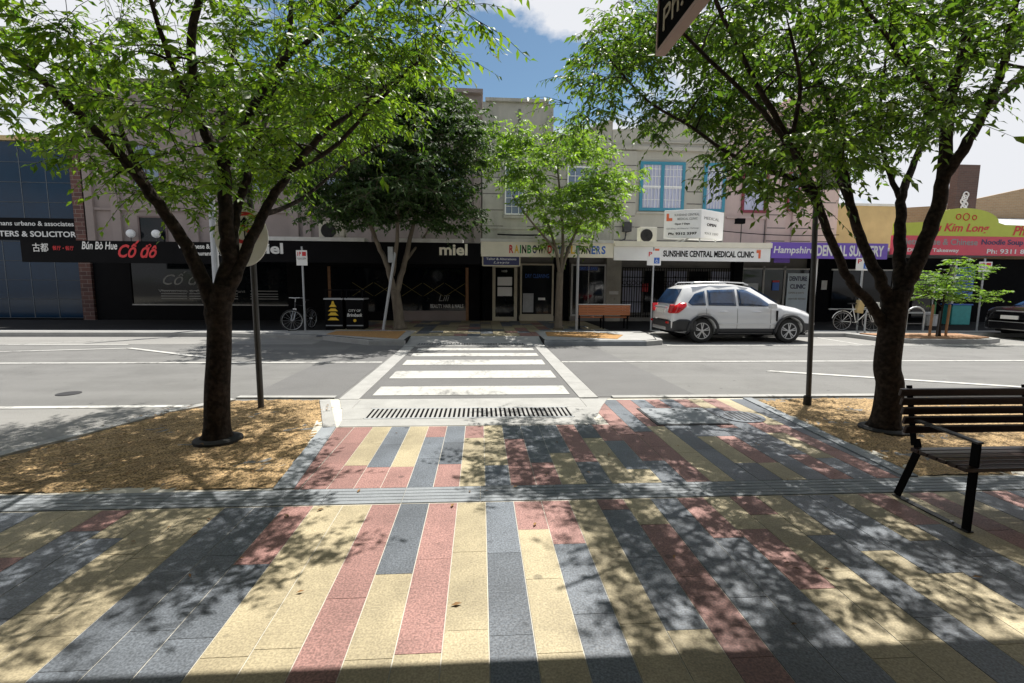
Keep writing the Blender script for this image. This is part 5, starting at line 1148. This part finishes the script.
car('parked_suv', 'white four wheel drive wagon with grey lower cladding parked at the kerb', 'car', (5.52,14.42,.004), R(0), sw, 1.07, M['carwhite'], (.93,3.57), .36,
    [(.50,1.02,[(.50,1.17),(.60,1.10),(1.02,1.10)],[(.50,1.19),(.72,1.44),(1.02,1.53)]),
     (1.09,1.93,[(1.09,1.10),(1.93,1.09)],[(1.09,1.545),(1.93,1.575)]),
     (2.0,2.98,[(2.0,1.09),(2.98,1.08)],[(2.0,1.575),(2.3,1.545),(2.7,1.34),(2.98,1.12)])],
    [('tail_lamp',.05,.44,[(.05,.86),(.2,.88),(.44,1.08)],[(.05,.93),(.13,1.08),(.26,1.17),(.44,1.17)],M['lamp_red'],.018),('bumper_corner',.02,.62,[(.02,.43),(.12,.36),(.62,.36)],[(.02,.60),(.2,.70),(.45,.70),(.62,.62)],M['plastic'],.022),('bumper_corner',3.98,4.44,[(3.98,.36),(4.44,.40)],[(3.98,.60),(4.44,.55)],M['plastic'],.018),('sill_cladding',1.30,3.18,[(1.3,.28),(3.18,.28)],[(1.3,.43),(3.18,.43)],M['plastic'],.016),
     ('door_moulding',1.36,3.1,[(1.36,.55),(3.1,.55)],[(1.36,.585),(3.1,.585)],M['carwhite'],.014)],
    [('headlamp',[(4.40,.70),(4.28,.62),(3.98,.80),(3.92,.93),(4.20,.90)],M['lamp_clear'])],
    rear_suv, M['plastic'])
# dark sedan, seen from its tail at the right edge
ss = [(0,.40,.86,.66,.52),(.05,.34,1.00,.80,.62),(.15,.30,1.06,.86,.68),(.75,.26,1.09,.90,.70),(.95,.25,1.15,.90,.66),(1.35,.24,1.38,.90,.58),(1.8,.24,1.45,.90,.56),(2.6,.24,1.44,.90,.56),(3.2,.24,1.20,.90,.62),(3.5,.24,1.02,.90,.68),(4.2,.26,.93,.88,.66),(4.6,.30,.80,.78,.56),(4.72,.38,.62,.62,.45)]
def rear_sedan(t, S, k):
    mb = MB(); mb.add([(.80,-.58,1.11),(.80,.58,1.11),(1.34,.50,1.365),(1.34,-.50,1.365),(.82,-.58,1.06),(.82,.58,1.06),(1.36,.50,1.30),(1.36,-.50,1.30)],[(3,2,1,0),(4,5,6,7),(0,1,5,4),(1,2,6,5),(2,3,7,6),(3,0,4,7)]); mb.build('rear_window', M['glass_car'], t, **k)
    MB().box(-.035,.02,-.26,.26,.66,.78).build('licence_plate', M['white'], t, **k); MB().box(-.03,.03,-.42,.42,.90,.93).build('boot_trim', M['alloy'], t, **k)
    mb = MB(); mb.prism([(-.05,-.62),(-.05,.62),(.08,.84),(.7,.90),(.7,-.90),(.08,-.84)], .30,.60, plane='xy'); mb.build('rear_bumper', M['carblack'], t, bevel=.04, **k)
    MB().box(-.06,-.04,-.6,.6,.56,.58).build('bumper_trim', M['alloy'], t, **k)
    for s_ in (-1,1): MB().box(2.85,3.05,s_*.98-.08,s_*.98+.08,1.0,1.12).build('mirror', M['carblack'], t, bevel=.03, **k)
car('parked_sedan', 'black sedan tail with red lamp and white plate at right edge', 'car', (17.35,14.65,.004), R(0), ss, .98, M['carblack'], (.98,3.72), .32,
    [(1.05,1.45,[(1.05,1.01),(1.45,1.01)],[(1.05,1.05),(1.45,1.27)]),(1.5,2.2,[(1.5,1.01),(2.2,1.0)],[(1.5,1.28),(2.2,1.33)]),(2.26,3.2,[(2.26,1.0),(3.2,1.0)],[(2.26,1.33),(2.7,1.27),(3.2,1.04)])],
    [], [('tail_lamp',[(.03,.72),(.05,.92),(.34,.93),(.26,.76)],M['lamp_red']),('headlamp',[(4.6,.62),(4.3,.64),(4.2,.80),(4.5,.78)],M['lamp_clear'])], rear_sedan, None)
